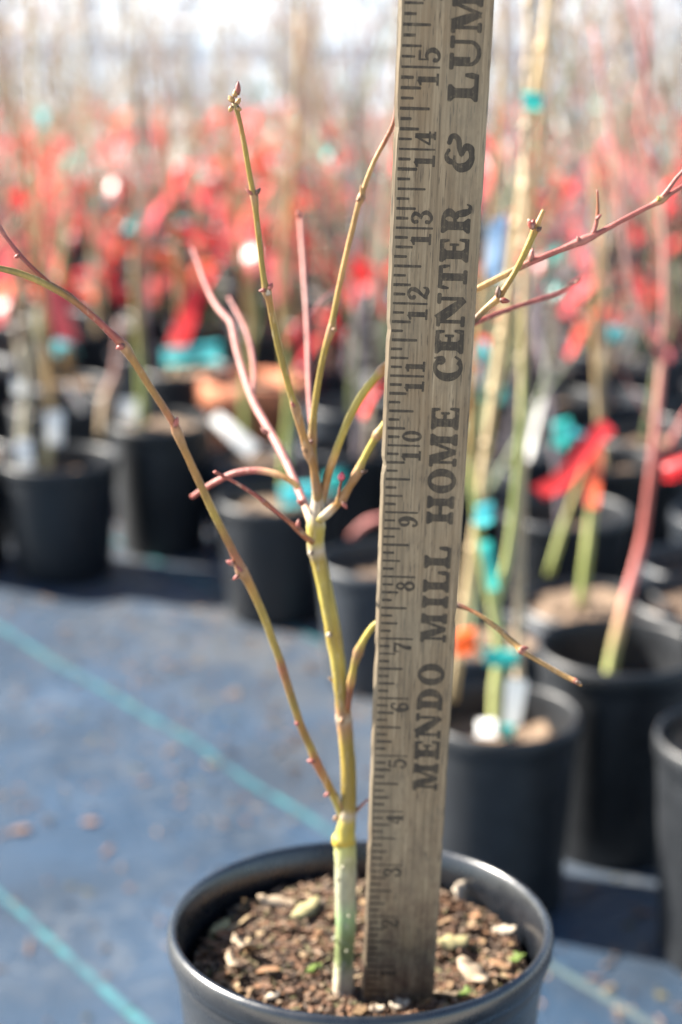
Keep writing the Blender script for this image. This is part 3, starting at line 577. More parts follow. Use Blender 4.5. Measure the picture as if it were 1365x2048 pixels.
DG = {
 '1': ([rrect(.19, .05, .45, .96, .02), rrect(.05, 0, .60, .12, .03), bstrip([(.32, .94), (.18, .86), (.04, .82)], [.14, .12, .07], 4)], .64),
 '2': ([bstrip([(.10, .66), (.12, .86), (.32, .96), (.52, .88), (.54, .68), (.38, .44), (.16, .20), (.06, .06)], [.14, .16, .10, .16, .20, .15, .10, .06], 5), disc(.15, .70, .11), bstrip([(.06, .10), (.24, .13), (.42, .06), (.60, .10), (.64, .28)], [.10, .16, .17, .14, .05], 5)], .68),
 '3': ([bstrip([(.08, .76), (.16, .92), (.36, .95), (.52, .82), (.44, .62), (.28, .54)], [.14, .12, .10, .18, .14, .08], 5), bstrip([(.26, .54), (.48, .48), (.58, .28), (.44, .08), (.22, .04), (.06, .20)], [.08, .13, .2, .14, .10, .13], 5), disc(.13, .74, .10), disc(.12, .24, .11)], .66),
 '4': ([rrect(.33, .03, .57, .98, .02), rrect(.02, .24, .66, .34, .01), bstrip([(.44, .96), (.24, .62), (.06, .29)], [.10, .09, .09], 4), rrect(.26, 0, .66, .10, .03)], .70),
 '5': ([rrect(.12, .50, .20, .96, .01), rrect(.12, .86, .58, .98, .03), bstrip([(.14, .54), (.32, .62), (.52, .52), (.58, .30), (.44, .08), (.22, .04), (.07, .18)], [.08, .11, .16, .21, .15, .10, .12], 5), disc(.13, .22, .11)], .66),
 '6': ([bstrip([(.56, .84), (.44, .95), (.26, .88), (.14, .66), (.10, .38), (.20, .10), (.36, .04)], [.12, .10, .13, .18, .19, .15, .09], 5), ring(.36, .31, .26, .29, .07, .18, 0, 360, 22), disc(.53, .80, .09)], .68),
 '7': ([rrect(.05, .82, .62, .97, .03), bstrip([(.58, .86), (.42, .56), (.32, .28), (.30, .02)], [.08, .16, .2, .2], 5), bstrip([(.10, .96), (.07, .80), (.06, .68)], [.1, .1, .05], 4)], .66),
 '8': ([ring(.34, .74, .25, .24, .085, .13, 0, 360, 22), ring(.34, .27, .31, .29, .105, .16, 0, 360, 24)], .70),
 '9': ([bstrip([(.10, .16), (.22, .04), (.40, .12), (.52, .34), (.56, .62), (.46, .90), (.30, .96)], [.12, .10, .13, .18, .19, .15, .09], 5), ring(.31, .69, .26, .29, .07, .18, 0, 360, 22), disc(.13, .20, .09)], .68),
 '0': ([ring(.33, .5, .31, .51, .105, .37, 0, 360, 30)], .66)}
def place(prims, width, t0, t1, u_top, u_bot, name):
    """reading direction = +t, letter tops towards the left edge"""
    mb = MB(); s = (t1 - t0) / width; h = u_bot - u_top
    for i, pr in enumerate(prims):
        z = .00004 + .000009 * i
        for m_, P in enumerate(pr):
            Q = [((u_bot - y * h) * IN, (t0 + x * s) * IN, z + m_ * 4e-7) for x, y in P]
            ar = sum(Q[k][0] * Q[(k + 1) % len(Q)][1] - Q[(k + 1) % len(Q)][0] * Q[k][1] for k in range(len(Q)))
            if ar < 0: Q.reverse()
            mb.add(Q, [tuple(range(len(Q)))])
    return link(name, mb.mesh(name), rul, M_ink)
for c, t0, t1 in [('M', 4.399, 4.9), ('E', 4.946, 5.306), ('N', 5.325, 5.767), ('D', 5.802, 6.194), ('O', 6.237, 6.607), ('M', 6.956, 7.445), ('I', 7.51, 7.719), ('L', 7.76, 8.109), ('L', 8.141, 8.493), ('H', 8.833, 9.274), ('O', 9.305, 9.678), ('M', 9.701, 10.2), ('E', 10.237, 10.59), ('C', 10.939, 11.31), ('E', 11.318, 11.683), ('N', 11.697, 12.158), ('T', 12.212, 12.531), ('E', 12.558, 12.899), ('R', 12.939, 13.325), ('&', 13.713, 14.21), ('L', 14.59, 14.944), ('U', 14.98, 15.393), ('M', 15.411, 15.902)]:
    g, w = GL[c](); place(g, w, t0, t1, .617, .989, 'letter')
for k in range(1, 20):
    s = str(k); U0, U1 = .238, .504; sc = (U1 - U0)
    if len(s) == 1:
        g, w = DG[s]; place(g, w, k - .05 - w * sc, k - .05, U0, U1, 'numeral')
    else:
        g, w = DG[s[0]]; place(g, w, k - .06 - w * sc, k - .06, U0, U1, 'numeral')
        g, w = DG[s[1]]; place(g, w, k + .05, k + .05 + w * sc, U0, U1, 'numeral')

# ------------------------------------------------------------------ nursery stock in rows
def pot_profile(r, h, th=.0035):
    return [(.001, .008), (r * .80, .008), (r * .92, h - .02), (r * .935, h - .004), (r * .955, h), (r * .985, h - .001), (r, h - .006), (r * .995, h - .016), (r * .965, h - .019), (r * .955, h - .03), (r * .955, h - .034), (r * .945, h - .038), (r * .83, .004), (r * .81, 0), (r * .01, 0)]
POTS = [lathe(pot_profile(.083, .165), 40, 'nursery_pot'), lathe(pot_profile(.072, .185), 40, 'tall_nursery_pot'), lathe(pot_profile(.078, .15), 40, 'squat_nursery_pot')]
for p_, m_ in zip(POTS, (M_pot, M_pot2, M_pot3)): p_.materials.append(m_)
POT_DIM = [(.083, .165), (.072, .185), (.078, .15)]
TERRA = lathe([(.001, .008), (.052, .008), (.068, .12), (.072, .150), (.080, .152), (.084, .150), (.085, .118), (.078, .114), (.072, .112), (.058, 0), (.001, 0)], 40, 'terracotta_pot'); TERRA.materials.append(M_terra)
def soil_disc(r, seed, col_m):
    rn = random.Random(seed); mb = MB(); na, nr = 22, 6
    mb.v.append((0, 0, .004)); mb.c.append((1, 1, 1))
    for i in range(1, nr + 1):
        for k in range(na):
            a = 6.2832 * k / na; q = r * i / nr; mb.v.append((q * math.cos(a), q * math.sin(a), rn.uniform(-.003, .005))); mb.c.append((1, 1, 1))
    for k in range(na): mb.f.append((0, 1 + k, 1 + (k + 1) % na))
    for i in range(nr - 1):
        for k in range(na): a, b = 1 + i * na + k, 1 + i * na + (k + 1) % na; mb.f.append((a, a + na, b + na, b))
    me = mb.mesh('soil_disc'); me.materials.append(col_m); return me
M_soilA = flat_mat('tan_mulch', (.17, .115, .075), .95, .6, 190); M_soilB = flat_mat('brown_mulch', (.13, .085, .055), .95, .6, 190)
SOILS = [soil_disc(1, i, m) for i, m in enumerate([M_soilA, M_soilB, M_soilA])]
BK = [((.17, .21, .08), (.30, .28, .14)), ((.20, .155, .11), (.30, .235, .17)), ((.32, .10, .08), (.40, .17, .14)), ((.33, .26, .15), (.40, .31, .20)), ((.17, .22, .12), (.24, .26, .16)), ((.18, .15, .17), (.26, .22, .24))]
def sapling(seed, h, spread, cols, nb=5):
    """trunk mesh and crown-of-twigs mesh for a bare young maple"""
    rn = random.Random(seed); tm, cm = MB(), MB(); ca, cb = cols
    P = [Vector((0, 0, -.01))]; lean = Vector((rn.gauss(0, .15), rn.gauss(0, .15), 0)); n = 6
    for i in range(1, n + 1): P.append(Vector((rn.gauss(0, .006), rn.gauss(0, .006), 0)) + lean * (h * i / n) + Vector((0, 0, h * i / n)))
    r0 = .0042 + h * .0014
    tube(tm, P, [r0 * (1 - .72 * i / n) for i in range(n + 1)], [tuple(a + (b - a) * i / n for a, b in zip(ca, cb)) for i in range(n + 1)], 7, 3)
    def branch(p, d, L, r, depth):
        q = [p]; dd = d.normalized(); k = 4
        for i in range(k):
            dd = (dd + Vector((rn.gauss(0, .10), rn.gauss(0, .10), .10 + rn.gauss(0, .06)))).normalized(); q.append(q[-1] + dd * L / k)
        tube(cm, q, [r * (1 - .75 * i / k) for i in range(k + 1)], [tuple(a + (b - a) * min(1, .4 + .15 * i + .2 * (2 - depth)) for a, b in zip(ca, cb)) for i in range(k + 1)], 5, 2)
        if depth:
            for j in range(rn.choice((1, 2, 2))):
                i = rn.randint(1, k); a = rn.uniform(0, 6.28)
                branch(q[i], dd + Vector((math.cos(a), math.sin(a), .2)) * .95, L * rn.uniform(.45, .8), r * .55, depth - 1)
    for b in range(nb):
        t = .22 + .78 * (b + rn.random() * .6) / nb; i = min(n - 1, int(t * n)); p = P[i].lerp(P[i + 1], t * n - i) if t < 1 else P[-1]
        a = rn.uniform(0, 6.28); branch(p, Vector((math.cos(a), math.sin(a), rn.uniform(.8, 1.6))), h * spread * rn.uniform(.7, 1.15), r0 * .5, 2)
    t1 = tm.mesh('sapling_trunk', True, True); t1.materials.append(M_farbark); c1 = cm.mesh('sapling_crown', True, True); c1.materials.append(M_farbark); return t1, c1
SAP = [sapling(40 + i, *a) for i, a in enumerate([(.42, .40, BK[0], 4), (.55, .46, BK[1], 6), (.48, .4, BK[2], 4), (.70, .42, BK[3], 7), (.5, .45, BK[4], 4), (.62, .46, BK[5], 6), (.38, .5, BK[0], 4), (.78, .40, BK[1], 8), (.45, .46, BK[3], 4), (.62, .40, BK[2], 5)])]
def ribbon_mesh(seed, L, w, mat_, curl=.25):
    """a vinyl tag: looped round the stem, with a hanging bent tail"""
    rn = random.Random(seed); mb = MB(); n = 10
    a = rn.uniform(0, 6.28); out = Vector((math.cos(a), math.sin(a), 0)); side = Vector((-math.sin(a), math.cos(a), 0)); p = out * .006; d = (out + Vector((0, 0, .5))).normalized()
    for i in range(n + 1):
        tw = side * math.cos(i * .09 * curl * 4) + d.cross(side) * math.sin(i * .09 * curl * 4)
        for s in (-1, 1): mb.v.append(tuple(p + tw * (s * w / 2))); mb.c.append((1, 1, 1))
        d = (d + Vector((0, 0, -rn.uniform(.05, .34))) + out * rn.uniform(-.05, .06)).normalized(); p = p + d * L / n
    for i in range(n): a_ = i * 2; mb.f.append((a_, a_ + 2, a_ + 3, a_ + 1))
    m = len(mb.v)                                  # loop round the stem
    for k in range(12):
        b = 6.2832 * k / 12
        for s in (-1, 1): mb.v.append((.0065 * math.cos(b), .0065 * math.sin(b), s * w / 2)); mb.c.append((1, 1, 1))
    for k in range(12): i, j = m + 2 * k, m + 2 * ((k + 1) % 12); mb.f.append((i, j, j + 1, i + 1))
    me = mb.mesh('plant_tag', True); me.materials.append(mat_); return me
TAGS = [ribbon_mesh(200 + i, *a) for i, a in enumerate([(.17, .030, M_red), (.14, .030, M_red2), (.18, .028, M_red), (.16, .032, M_red3), (.13, .029, M_red2), (.17, .030, M_red3), (.15, .033, M_red), (.18, .029, M_red)])]
TIES = [ribbon_mesh(300 + i, *a) for i, a in enumerate([(.05, .02, M_teal), (.04, .018, M_teal2), (.06, .022, M_teal2)])]
def label_mesh():
    mb = MB(); w, t, h = .009, .0006, .11
    P = [(-w * .35, -.03), (w * .35, -.03), (w, .0), (w, h - .004), (w - .004, h), (-w + .004, h), (-w, h - .004), (-w, 0)]
    mb.add([(x, -t, z) for x, z in P] + [(x, t, z) for x, z in P], [tuple(range(8)), tuple(range(15, 7, -1))] + [(i, 8 + i, 8 + (i + 1) % 8, (i + 1) % 8) for i in range(8)])
    me = mb.mesh('pot_label'); me.materials.append(M_white); return me
LABEL = label_mesh()
def stake_mesh(h, m):
    mb = MB(); n = 8; tube(mb, [Vector((0, 0, h * i / n - .05)) for i in range(n + 1)], [.0046 - .001 * i / n for i in range(n + 1)], None, 8, 1)
    for i in range(1, n): tube(mb, [Vector((0, 0, h * i / n - .053)), Vector((0, 0, h * i / n - .05)), Vector((0, 0, h * i / n - .047))], [.0045, .0056, .0045], None, 8, 1)
    me = mb.mesh('bamboo_stake', True); me.materials.append(m); return me
STAKES = [stake_mesh(.8, M_bamboo), stake_mesh(1.0, M_greybamboo)]
def part(name, me, parent, loc=(0, 0, 0), rot=(0, 0, 0), sc=(1, 1, 1)):
    o = link(name, me, parent); o.location = loc; o.rotation_euler = rot; o.scale = sc; return o
PLACED = []
def potted(loc, rn, label, group=None, pot=0, sap=None, scale=1.0, tags=1, stake=None, tie=0, lab=0, soilfull=.02, yaw=None, potscale=1.0, tag_h=None, name='potted_sapling', sapscale=1.0):
    e = empty(name, (loc[0], loc[1], .012), label, 'potted tree', group); e.rotation_euler = (0, 0, rn.uniform(0, 6.28) if yaw is None else yaw)
    PLACED.append((loc[0], loc[1]))
    r, h = (POT_DIM[pot] if pot != 'terra' else (.078, .152)); s = potscale
    pm = TERRA if pot == 'terra' else POTS[pot]
    part('pot', pm, e, sc=(s, s, s))
    sh = (h - soilfull) * s
    part('soil', rn.choice(SOILS), e, (0, 0, sh), (0, 0, rn.uniform(0, 6)), (r * .915 * s, r * .915 * s, 1))
    if sap is not None:
        t, c = SAP[sap]; part('trunk', t, e, (0, 0, sh), sc=(sapscale,) * 3); part('crown', c, e, (0, 0, sh), sc=(sapscale,) * 3)
    for k in range(tags):
        z = sh + (tag_h if tag_h else rn.uniform(.05, .38)); part('plant_tag', rn.choice(TAGS), e, (rn.gauss(0, .012), rn.gauss(0, .012), z), (0, 0, rn.uniform(0, 6.28)))
    if stake is not None: part('stake', STAKES[stake], e, (rn.uniform(.01, .025), rn.uniform(-.02, .02), sh), (rn.gauss(0, .04), rn.gauss(0, .04), 0))
    for k in range(tie): part('tie', rn.choice(TIES), e, (0, 0, sh + rn.uniform(.08, .45)), (0, 0, rn.uniform(0, 6.28)))
    for k in range(lab):
        a = rn.uniform(0, 6.28); part('label', LABEL, e, (r * .6 * math.cos(a), r * .6 * math.sin(a), sh), (rn.gauss(0, .3), rn.gauss(0, .25), rn.uniform(0, 6.28)))
    return e, sh
def custom(e, name, px_pts, y, cols, ws, sub=3, seg=9):
    """a stem of a near plant: photo points at depth y, widths in photo pixels"""
    mb = MB(); inv_ = Matrix.LocRotScale(e.location, e.rotation_euler, None).inverted()
    P = [inv_ @ at_y(p[0], p[1], y + (p[2] if len(p) > 2 else 0)) for p in px_pts]; Rr = [px_size(p[0], p[1], y, w) / 2 for p, w in zip(px_pts, ws)]
    tube(mb, P, Rr, cols, seg, sub); return link(name, mb.mesh(name, True, True), e, M_farbark)
def flag(e, name, quad, y, m, bulge=.01):
    """a free hanging piece of tape or tag between four photo points at depth y (each with its own offset)"""
    inv_ = Matrix.LocRotScale(e.location, e.rotation_euler, None).inverted(); n = 8; mb = MB()
    a, b, c, d = [at_y(q[0], q[1], y + q[2]) for q in quad]
    for i in range(n + 1):
        t = i / n; l_ = a.lerp(d, t); r_ = b.lerp(c, t); off = Vector((0, -bulge * math.sin(math.pi * t), .3 * bulge * math.sin(2 * math.pi * t)))
        for s in range(3): v = l_.lerp(r_, s / 2) + off * (1 + .3 * (s == 1)); mb.v.append(tuple(inv_ @ v)); mb.c.append((1, 1, 1))
    for i in range(n):
        for s in range(2): k = i * 3 + s; mb.f.append((k, k + 3, k + 4, k + 1))
    return link(name, mb.mesh(name, True), e, m)
def rimpos(px, py, h): p = at_z(px, py, h + .012); return (p.x, p.y)
rn = random.Random(21)
GRN = (.30, .34, .10); GRN2 = (.40, .42, .16); COR = (.45, .12, .10); COR2 = (.55, .20, .18)
# front pots, set out as in the photograph
eA, sA = potted(rimpos(1003, 1402, .185), rn, 'staked green-stemmed sapling in black pot with white label, just beside the yardstick', pot=1, tags=0, potscale=.95, soilfull=.035, yaw=0)
yA = eA.location.y
custom(eA, 'trunk', [(990, 1455), (992, 1380), (1000, 1300), (985, 1200), (965, 1120), (950, 1000), (940, 850), (955, 650), (985, 420), (1005, 150), (1010, -60)], yA, [GRN2, GRN2, GRN2, GRN2, GRN, GRN, TAN, TAN, TAN, TAN, TAN], [26, 25, 24, 24, 17, 14, 13, 11, 10, 8, 6])
custom(eA, 'branch', [(988, 1215), (1012, 1130), (1030, 1000), (1045, 800), (1050, 560), (1075, 300), (1090, 60)], yA, [GRN2, GRN2, GRN, GRN, TAN, TAN, TAN], [20, 16, 13, 11, 10, 8, 6])
def cane(e, pts, y, w, m):
    mb = MB(); inv_ = Matrix.LocRotScale(e.location, e.rotation_euler, None).inverted()
    P = [inv_ @ at_y(p[0], p[1], y + p[2]) for p in pts]; r_ = px_size(*pts[0][:2], y, w) / 2; nn = 14; Q, q = [], []
    for i in range(nn + 1):
        t = i / nn; Q.append(P[0].lerp(P[-1], t)); q.append(r_ * (1 - .3 * t))
    tube(mb, Q, q, None, 9, 1)
    for i in range(1, nn): tube(mb, [Q[i] - Vector((0, 0, .004)), Q[i], Q[i] + Vector((0, 0, .004))], [r_, r_ * 1.12, r_], None, 9, 1)
    return link('stake', mb.mesh('stake', True), e, m)
cane(eA, [(1036, 1452, .01), (1062, -120, .01)], yA, 20, M_greybamboo)
cane(eA, [(905, 1400, .015), (1118, -150, .03)], yA, 20, M_bamboo)
flag(eA, 'tie', [(962, 1296, -.02), (1036, 1302, -.02), (1030, 1324, -.02), (968, 1320, -.02)], yA, M_teal, .012)
flag(eA, 'tie', [(958, 1085, -.02), (982, 1080, -.02), (998, 1178, -.02), (978, 1182, -.02)], yA, M_teal, .008)
flag(eA, 'tie', [(952, 1012, -.02), (985, 1004, -.01), (982, 1034, -.01), (945, 1036, -.02)], yA, M_teal2, .015)
flag(eA, 'tie', [(1042, 185, -.02), (1085, 190, -.02), (1080, 218, -.02), (1045, 214, -.02)], yA, M_teal, .01)
flag(eA, 'label', [(1012, 1355, -.02), (1056, 1362, -.02), (1040, 1450, -.02), (1006, 1450, -.02)], yA, M_white, .002)
flag(eA, 'tie', [(1000, 1448, -.03), (1030, 1450, -.03), (1026, 1476, -.035), (996, 1474, -.035)], yA, M_teal, .004)
flag(eA, 'label', [(955, 1440, -.03), (992, 1438, -.03), (990, 1474, -.05), (952, 1472, -.05)], yA, M_white, .003)
flag(eA, 'plant_tag', [(905, 1265, -.02), (948, 1255, -.02), (950, 1302, -.02), (908, 1310, -.02)], yA, M_orange, .008)
flag(eA, 'plant_tag', [(975, 440, .0), (1015, 430, .0), (1000, 560, .0), (968, 560, .0)], yA, flat_mat('pale_blue_label', (.40, .60, .85), .3, .1, 40, .3), .004)
eB, sB = potted(rimpos(1240, 1312, .185), rn, 'leaning coral-red sapling in tall black pot on the right, behind the label pot', pot=1, tags=0, potscale=1.06, soilfull=.05, yaw=0)
yB = eB.location.y
custom(eB, 'trunk', [(1215, 1385), (1225, 1320), (1240, 1255), (1262, 1170), (1285, 1080), (1300, 970), (1312, 860), (1330, 640), (1325, 400), (1300, 200), (1250, -80)], yB, [GRN2, GRN2, (.45, .30, .16), COR2, COR, COR, COR2, (.5, .25, .2), (.5, .28, .24), COR2, COR2], [26, 25, 25, 22, 18, 16, 15, 13, 11, 9, 7])
custom(eB, 'branch', [(1300, 980), (1335, 900), (1375, 820)], yB, [COR, COR, COR2], [12, 9, 7]); custom(eB, 'branch', [(1322, 720), (1260, 560), (1235, 330), (1185, 50)], yB, [COR, (.5, .3, .26), COR2, COR2], [12, 10, 9, 6]); custom(eB, 'branch', [(1318, 350), (1280, 240), (1300, 100), (1285, -50)], yB, [COR2, COR2, COR2, COR2], [11, 10, 8, 6])
flag(eB, 'plant_tag', [(1322, 930, -.01), (1385, 905, -.02), (1390, 945, -.02), (1328, 955, -.01)], yB, M_red, .012)
eC, sC = potted(rimpos(1500, 1492, .185), rn, 'sunlit black pot cut off by the right edge of the photo', pot=1, sap=0, tags=0, potscale=1.05, lab=1)
eD, sD = potted(rimpos(1186, 1188, .165), rn, 'pot filled with tan mulch, green stem and big red tag, behind the coral-red sapling', pot=0, tags=0, potscale=.95, soilfull=.012, yaw=0)
yD = eD.location.y
custom(eD, 'trunk', [(1163, 1210), (1172, 1130), (1180, 1060), (1190, 960), (1198, 850), (1190, 650), (1200, 420), (1170, 150), (1165, -80)], yD, [GRN, GRN, GRN2, GRN2, (.45, .36, .2), TAN, TAN, (.4, .3, .25), (.4, .3, .25)], [22, 21, 19, 15, 13, 11, 9, 7, 5])
custom(eD, 'branch', [(1098, 1150), (1128, 1050), (1165, 950), (1195, 870)], yD, [GRN, GRN2, TAN, TAN], [15, 12, 10, 7])
flag(eD, 'plant_tag', [(1206, 838, -.01), (1230, 862, -.01), (1090, 998, -.04), (1062, 974, -.04)], yD, M_red, .015)
flag(eD, 'plant_tag', [(1176, 890, -.02), (1204, 893, -.02), (1196, 1015, -.02), (1172, 1012, -.02)], yD, M_red2, .006)
flag(eD, 'tie', [(1105, 845, -.01), (1140, 835, -.01), (1130, 900, .0), (1100, 890, .0)], yD, M_teal, .01)
eE, sE = potted(rimpos(1415, 1195, .165), rn, 'black pot at the right edge, behind the coral-red sapling pot', pot=0, sap=2, tags=0)
eF, sF = potted(rimpos(948, 1238, .165), rn, 'black pot mostly hidden behind the yardstick, above the label pot', pot=2, sap=4, tags=1, tag_h=.3, tie=1)
eM, sM = potted(rimpos(768, 1090, .165), rn, 'grey-black pot half hidden behind the left edge of the yardstick', pot=2, tags=0, soilfull=.03, yaw=0, potscale=1.0)
yM = eM.location.y
custom(eM, 'trunk', [(790, 1115), (800, 1000), (815, 800), (830, 500), (840, 100)], yM, [GRN, GRN, TAN, TAN, TAN], [20, 18, 15, 12, 8])
custom(eM, 'branch', [(700, 1075), (735, 1045), (790, 1030)], yM, [PK2, COR2, COR2], [12, 14, 10], 3)
eN, sN = potted(rimpos(552, 978, .165), rn, 'black pot with turquoise tie, standing behind the trunk of the measured maple', pot=0, tags=0, soilfull=.02, yaw=0, potscale=.94)
yN = eN.location.y
custom(eN, 'trunk', [(570, 1000), (572, 900), (580, 780), (560, 560), (590, 300), (600, 20)], yN, [GRN, GRN, GRN, TAN, TAN, TAN], [20, 17, 15, 12, 10, 7])
flag(eN, 'tie', [(560, 972, -.03), (640, 965, -.02), (640, 1000, -.03), (565, 1010, -.04)], yN, M_teal2, .015)
flag(eN, 'tie', [(650, 948, -.02), (690, 935, -.02), (690, 975, -.02), (655, 985, -.02)], yN, M_teal, .01)
eL, sL = potted(rimpos(118, 914, .165), rn, 'large black pot with white plastic labels, front of the row by the left edge', pot=0, tags=0, soilfull=.035, yaw=0)
yL = eL.location.y
custom(eL, 'trunk', [(92, 945), (98, 870), (102, 780), (85, 600), (60, 380), (20, 150), (15, -60)], yL, [(.4, .36, .2), (.4, .34, .2), TAN, TAN, TAN, TAN, TAN], [20, 18, 16, 13, 11, 9, 7])
custom(eL, 'branch', [(42, 940), (48, 850), (55, 760), (40, 690)], yL, [(.45, .40, .26), (.45, .4, .28), (.45, .4, .3), (.4, .35, .25)], [24, 20, 18, 12])
flag(eL, 'label', [(92, 825, -.02), (128, 820, -.02), (126, 890, -.02), (95, 890, -.02)], yL, M_white, .003)
flag(eL, 'label', [(30, 880, -.03), (62, 880, -.03), (68, 935, -.04), (36, 935, -.04)], yL, M_white, .003)
flag(eL, 'label', [(25, 755, .0), (68, 765, .0), (62, 800, .0), (28, 790, .0)], yL, M_white, .003)
eL2, sL2 = potted(rimpos(322, 876, .165), rn, 'black pot of tan mulch beside the large pot with white labels', pot=1, tags=0, soilfull=.014, yaw=0, potscale=1.04)
yL2 = eL2.location.y
custom(eL2, 'trunk', [(280, 895), (285, 820), (282, 740), (270, 560), (280, 330), (255, 90), (250, -60)], yL2, [(.45, .36, .22), GRN, GRN, TAN, (.35, .28, .2), (.35, .28, .2), (.35, .28, .2)], [20, 18, 17, 14, 11, 9, 6])
custom(eL2, 'branch', [(206, 875), (210, 800), (232, 740), (240, 640)], yL2, [(.5, .38, .24), (.5, .36, .24), (.45, .25, .22), (.45, .25, .22)], [22, 18, 13, 9])
flag(eL2, 'label', [(235, 798, .0), (285, 798, .0), (280, 845, .0), (240, 842, .0)], yL2, M_white, .003)
eL0, sL0 = potted(rimpos(-92, 905, .165), rn, 'black pot cut off by the left edge of the photo', pot=0, sap=3, tags=1, tag_h=.3)
eL3, sL3 = potted(rimpos(496, 872, .165), rn, 'black pot with a big fallen white label, in front of the terracotta pot', pot=2, tags=0, soilfull=.02, yaw=0, potscale=.9)
yL3 = eL3.location.y
flag(eL3, 'label', [(420, 842, -.02), (438, 825, -.02), (520, 890, -.06), (498, 915, -.06)], yL3, M_white, .003)
custom(eL3, 'trunk', [(492, 880), (490, 800), (500, 640), (470, 420), (440, 160), (430, -60)], yL3, [GRN, GRN, TAN, TAN, TAN, TAN], [18, 16, 13, 11, 8, 6])
eT, sT = potted(rimpos(503, 772, .152), rn, 'orange terracotta pot among the black pots', pot='terra', tags=0, sap=6, soilfull=.02, yaw=0, potscale=1.08)
eK, sK = potted(rimpos(372, 735, .165), rn, 'sapling with red tag and turquoise ribbon behind the tan mulch pot', pot=0, tags=0, soilfull=.02, yaw=0)
yK = eK.location.y
custom(eK, 'trunk', [(348, 790), (352, 720), (362, 640), (350, 450), (330, 220), (310, -40)], yK, [(.5, .38, .24), (.5, .38, .24), TAN, TAN, TAN, TAN], [22, 19, 16, 12, 9, 7])
flag(eK, 'plant_tag', [(378, 572, .0), (415, 580, .0), (370, 692, -.02), (335, 690, -.02)], yK, M_red, .008)
flag(eK, 'tie', [(325, 700, -.02), (440, 685, .02), (442, 722, .02), (332, 728, -.02)], yK, M_teal2, .015)
eJ, sJ = potted(rimpos(130, 745, .165), rn, 'sapling with pinkish red tags behind the large pot with white labels', pot=2, tags=0, soilfull=.014, yaw=0)
yJ = eJ.location.y
custom(eJ, 'trunk', [(140, 770), (130, 680), (120, 560), (145, 350), (130, 120), (120, -60)], yJ, [TAN, TAN, GRN, (.4, .33, .25), (.4, .33, .25), (.4, .33, .25)], [18, 16, 14, 11, 8, 6])
flag(eJ, 'plant_tag', [(85, 570, .0), (122, 560, .0), (158, 680, -.02), (115, 690, -.02)], yJ, M_red3, .008)
flag(eJ, 'plant_tag', [(20, 405, .0), (5, 450, .0), (-5, 560, .0), (25, 560, .0)], yJ, M_red3, .008)

# the rows behind: a jittered grid along the cloth's stripes
KINDS = ['green-stemmed', 'grey-brown', 'coral-red', 'tan-stemmed']
KIND_OF = {0: 0, 1: 1, 2: 2, 3: 3, 4: 0, 5: 1, 6: 0, 7: 1, 8: 3, 9: 2}
rn = random.Random(77); count = 0
org = Vector((eL.location.x, eL.location.y, 0)); cells = []
for j in range(0, 42):
    for i in range(-34, 34):
        q = org + E1 * (.205 * i + (.10 if j % 2 else 0)) + E2 * (.19 * j) + Vector((rn.gauss(0, .014), rn.gauss(0, .014), 0))
        if q.y > 7.6 or q.y < 1.3: continue
        if abs(q.x) > q.y * .225 + .10: continue
        cells.append(q)
cells.sort(key=lambda q: q.y)
for q in cells:
    if any((q.x - a) ** 2 + (q.y - b) ** 2 < .165 ** 2 for a, b in PLACED): continue
    if (q - org).dot(E2) < .06: continue
    if count >= 290: break
    s = rn.choice((0, 0, 1, 1, 2, 3, 3, 4, 4, 5, 5, 6, 7, 8, 8, 9)); far = q.y > 3.2
    stk = rn.choice((None, None, None, None, 0, 1)) if q.y < 3.4 else None; ti = rn.choice((0, 0, 1)); lb = rn.choice((0, 1)) if not far else 0
    ntag = rn.choice((1, 1, 2, 3)) if q.y > 2.7 else rn.choice((0, 1)) if q.y > 2.25 else 0
    if q.y < 2.25: lb = 0
    ex = [x for x, y in (('red tag', ntag == 1), ('several red tags', ntag > 1), ('stake', stk is not None), ('teal tie', ti), ('label', lb)) if y][:2]
    band = 'just behind the front pots' if q.y < 2.9 else 'in middle rows' if q.y < 4.8 else 'in farthest rows'
    lab_ = 'bare ' + KINDS[KIND_OF[s]] + ' sapling' + (' with ' + ' and '.join(ex) if ex else ' without stake') + ' ' + band
    potted((q.x, q.y), rn, lab_, 'potted saplings ' + band, pot=rn.choice((0, 0, 1, 2)), soilfull=rn.uniform(.025, .05), sap=s, tags=ntag, stake=stk, tie=ti, lab=lb, sapscale=rn.uniform(.85, 1.2)); count += 1
print('saplings in rows', count)

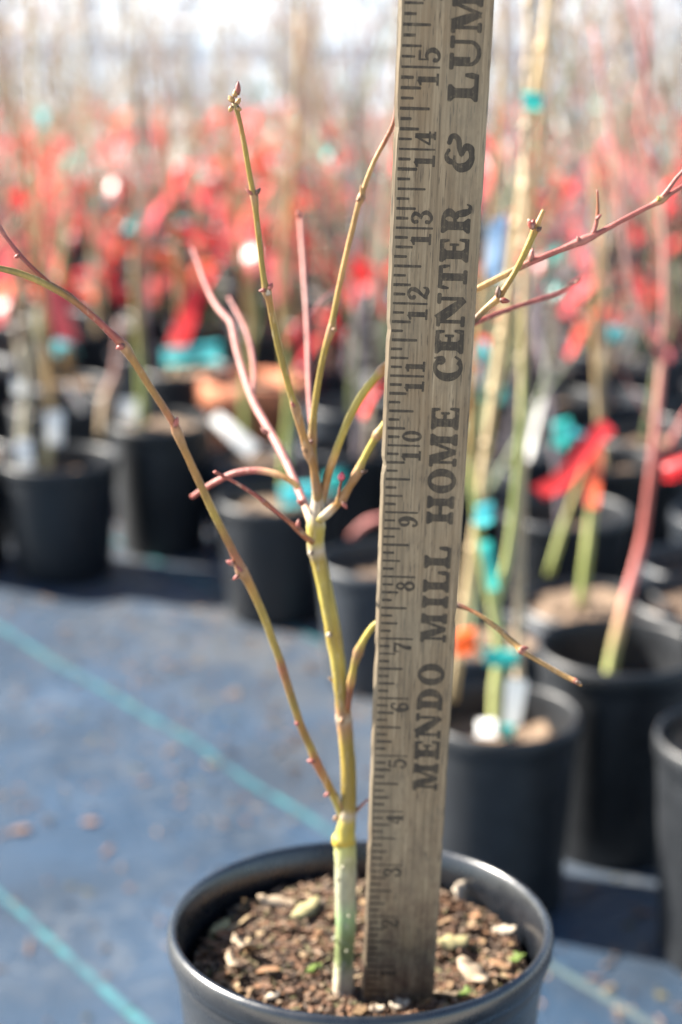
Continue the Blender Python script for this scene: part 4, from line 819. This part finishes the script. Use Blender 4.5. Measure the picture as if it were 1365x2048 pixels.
# ------------------------------------------------------------------ litter on the cloth
M_lit = flat_mat('dark_bark', (.16, .09, .06), .9, .5, 200)
LITTER = [m_.copy() for m_ in chip_meshes]
for m_ in LITTER: m_.materials.clear(); m_.materials.append(M_lit)
lit = [(85, 1412, .016, 0, 'pale bark chip on the cloth, between the two left teal stripes, farther one'), (215, 1692, .022, 1, 'brown bark chip on the cloth nearest the maple pot'), (40, 1660, .024, 2, 'reddish bark chip on the cloth by the left edge'), (5, 1668, .018, 3, 'small bark chip at the very left edge of the cloth'),
       (492, 1640, .017, 4, 'round brown bark chip just above the maple pot rim'), (58, 1890, .032, 6, 'long rust-brown bark sliver below the lower teal stripe'), (335, 1330, .015, 5, 'pale fleck of bark above the upper teal stripe'), (460, 1390, .017, 0, 'faint tan bark fleck right of the upper teal stripe'),
       (180, 1640, .02, 7, 'thin pinkish leaf scrap above the brown bark chip'), (362, 1600, .015, 8, 'dark bark crumb below the upper teal stripe'), (290, 1560, .012, 9, 'small crumb of bark near the middle of the upper stripe'), (1340, 1880, .03, 5, 'orange-brown bark chip below the sunlit pot on the right'),
       (260, 1770, .011, 2, 'tiny white chip on the cloth by the maple pot'), (530, 1470, .015, 3, 'tan chip on the cloth left of the maple trunk'), (1190, 1960, .016, 1, 'pinkish chip on the cloth right of the maple pot'), (1290, 1830, .02, 8, 'brown chip on the cloth behind the maple pot rim on the right')]
for px, py, L, k, lab_ in lit:
    p = at_z(px, py, .012); me = LITTER[k]; o = link('bark_chip', me); d0 = max(v.co.x for v in me.vertices) * 2
    s = .8 * L / d0; o.scale = (s, s, s * .5); o.location = (p.x, p.y, .012 + cloth_h(p.x, p.y)); o.rotation_euler = (0, 0, random.uniform(0, 6.28)); tag(o, lab_, 'bark chip')
mb = MB(); rn = random.Random(9)
for i in range(6000):
    x, y = rn.uniform(-1.0, 1.0), rn.uniform(.8, 3.2)
    if abs(x) > y * .23 + .05: continue
    if rn.random() > (.35 + 1.3 * max(0, mnoise.noise(Vector((x * 3, y * 3, 8)))) + (1.2 if x * .799 + y * .602 > .82 else 0)): continue
    L, w = rn.uniform(.003, .015), rn.uniform(.0012, .0055); Mx = Matrix.Translation((x, y, .0115 + cloth_h(x, y))) @ Matrix.Rotation(rn.uniform(0, 6.28), 4, 'Z')
    mb.add([Mx @ Vector(v) for v in ((-L / 2, -w / 2, 0), (L / 2, -w / 3, 0), (L / 2.2, w / 2, 0), (-L / 2, w / 3, 0), (0, 0, .0018))], [(0, 1, 4), (1, 2, 4), (2, 3, 4), (3, 0, 4)], rn.choice(pal))
tag(link('litter', mb.mesh('litter', False, True), None, M_chipfill), 'fine bark crumbs and leaf bits scattered over the ground cloth', kind='stuff')
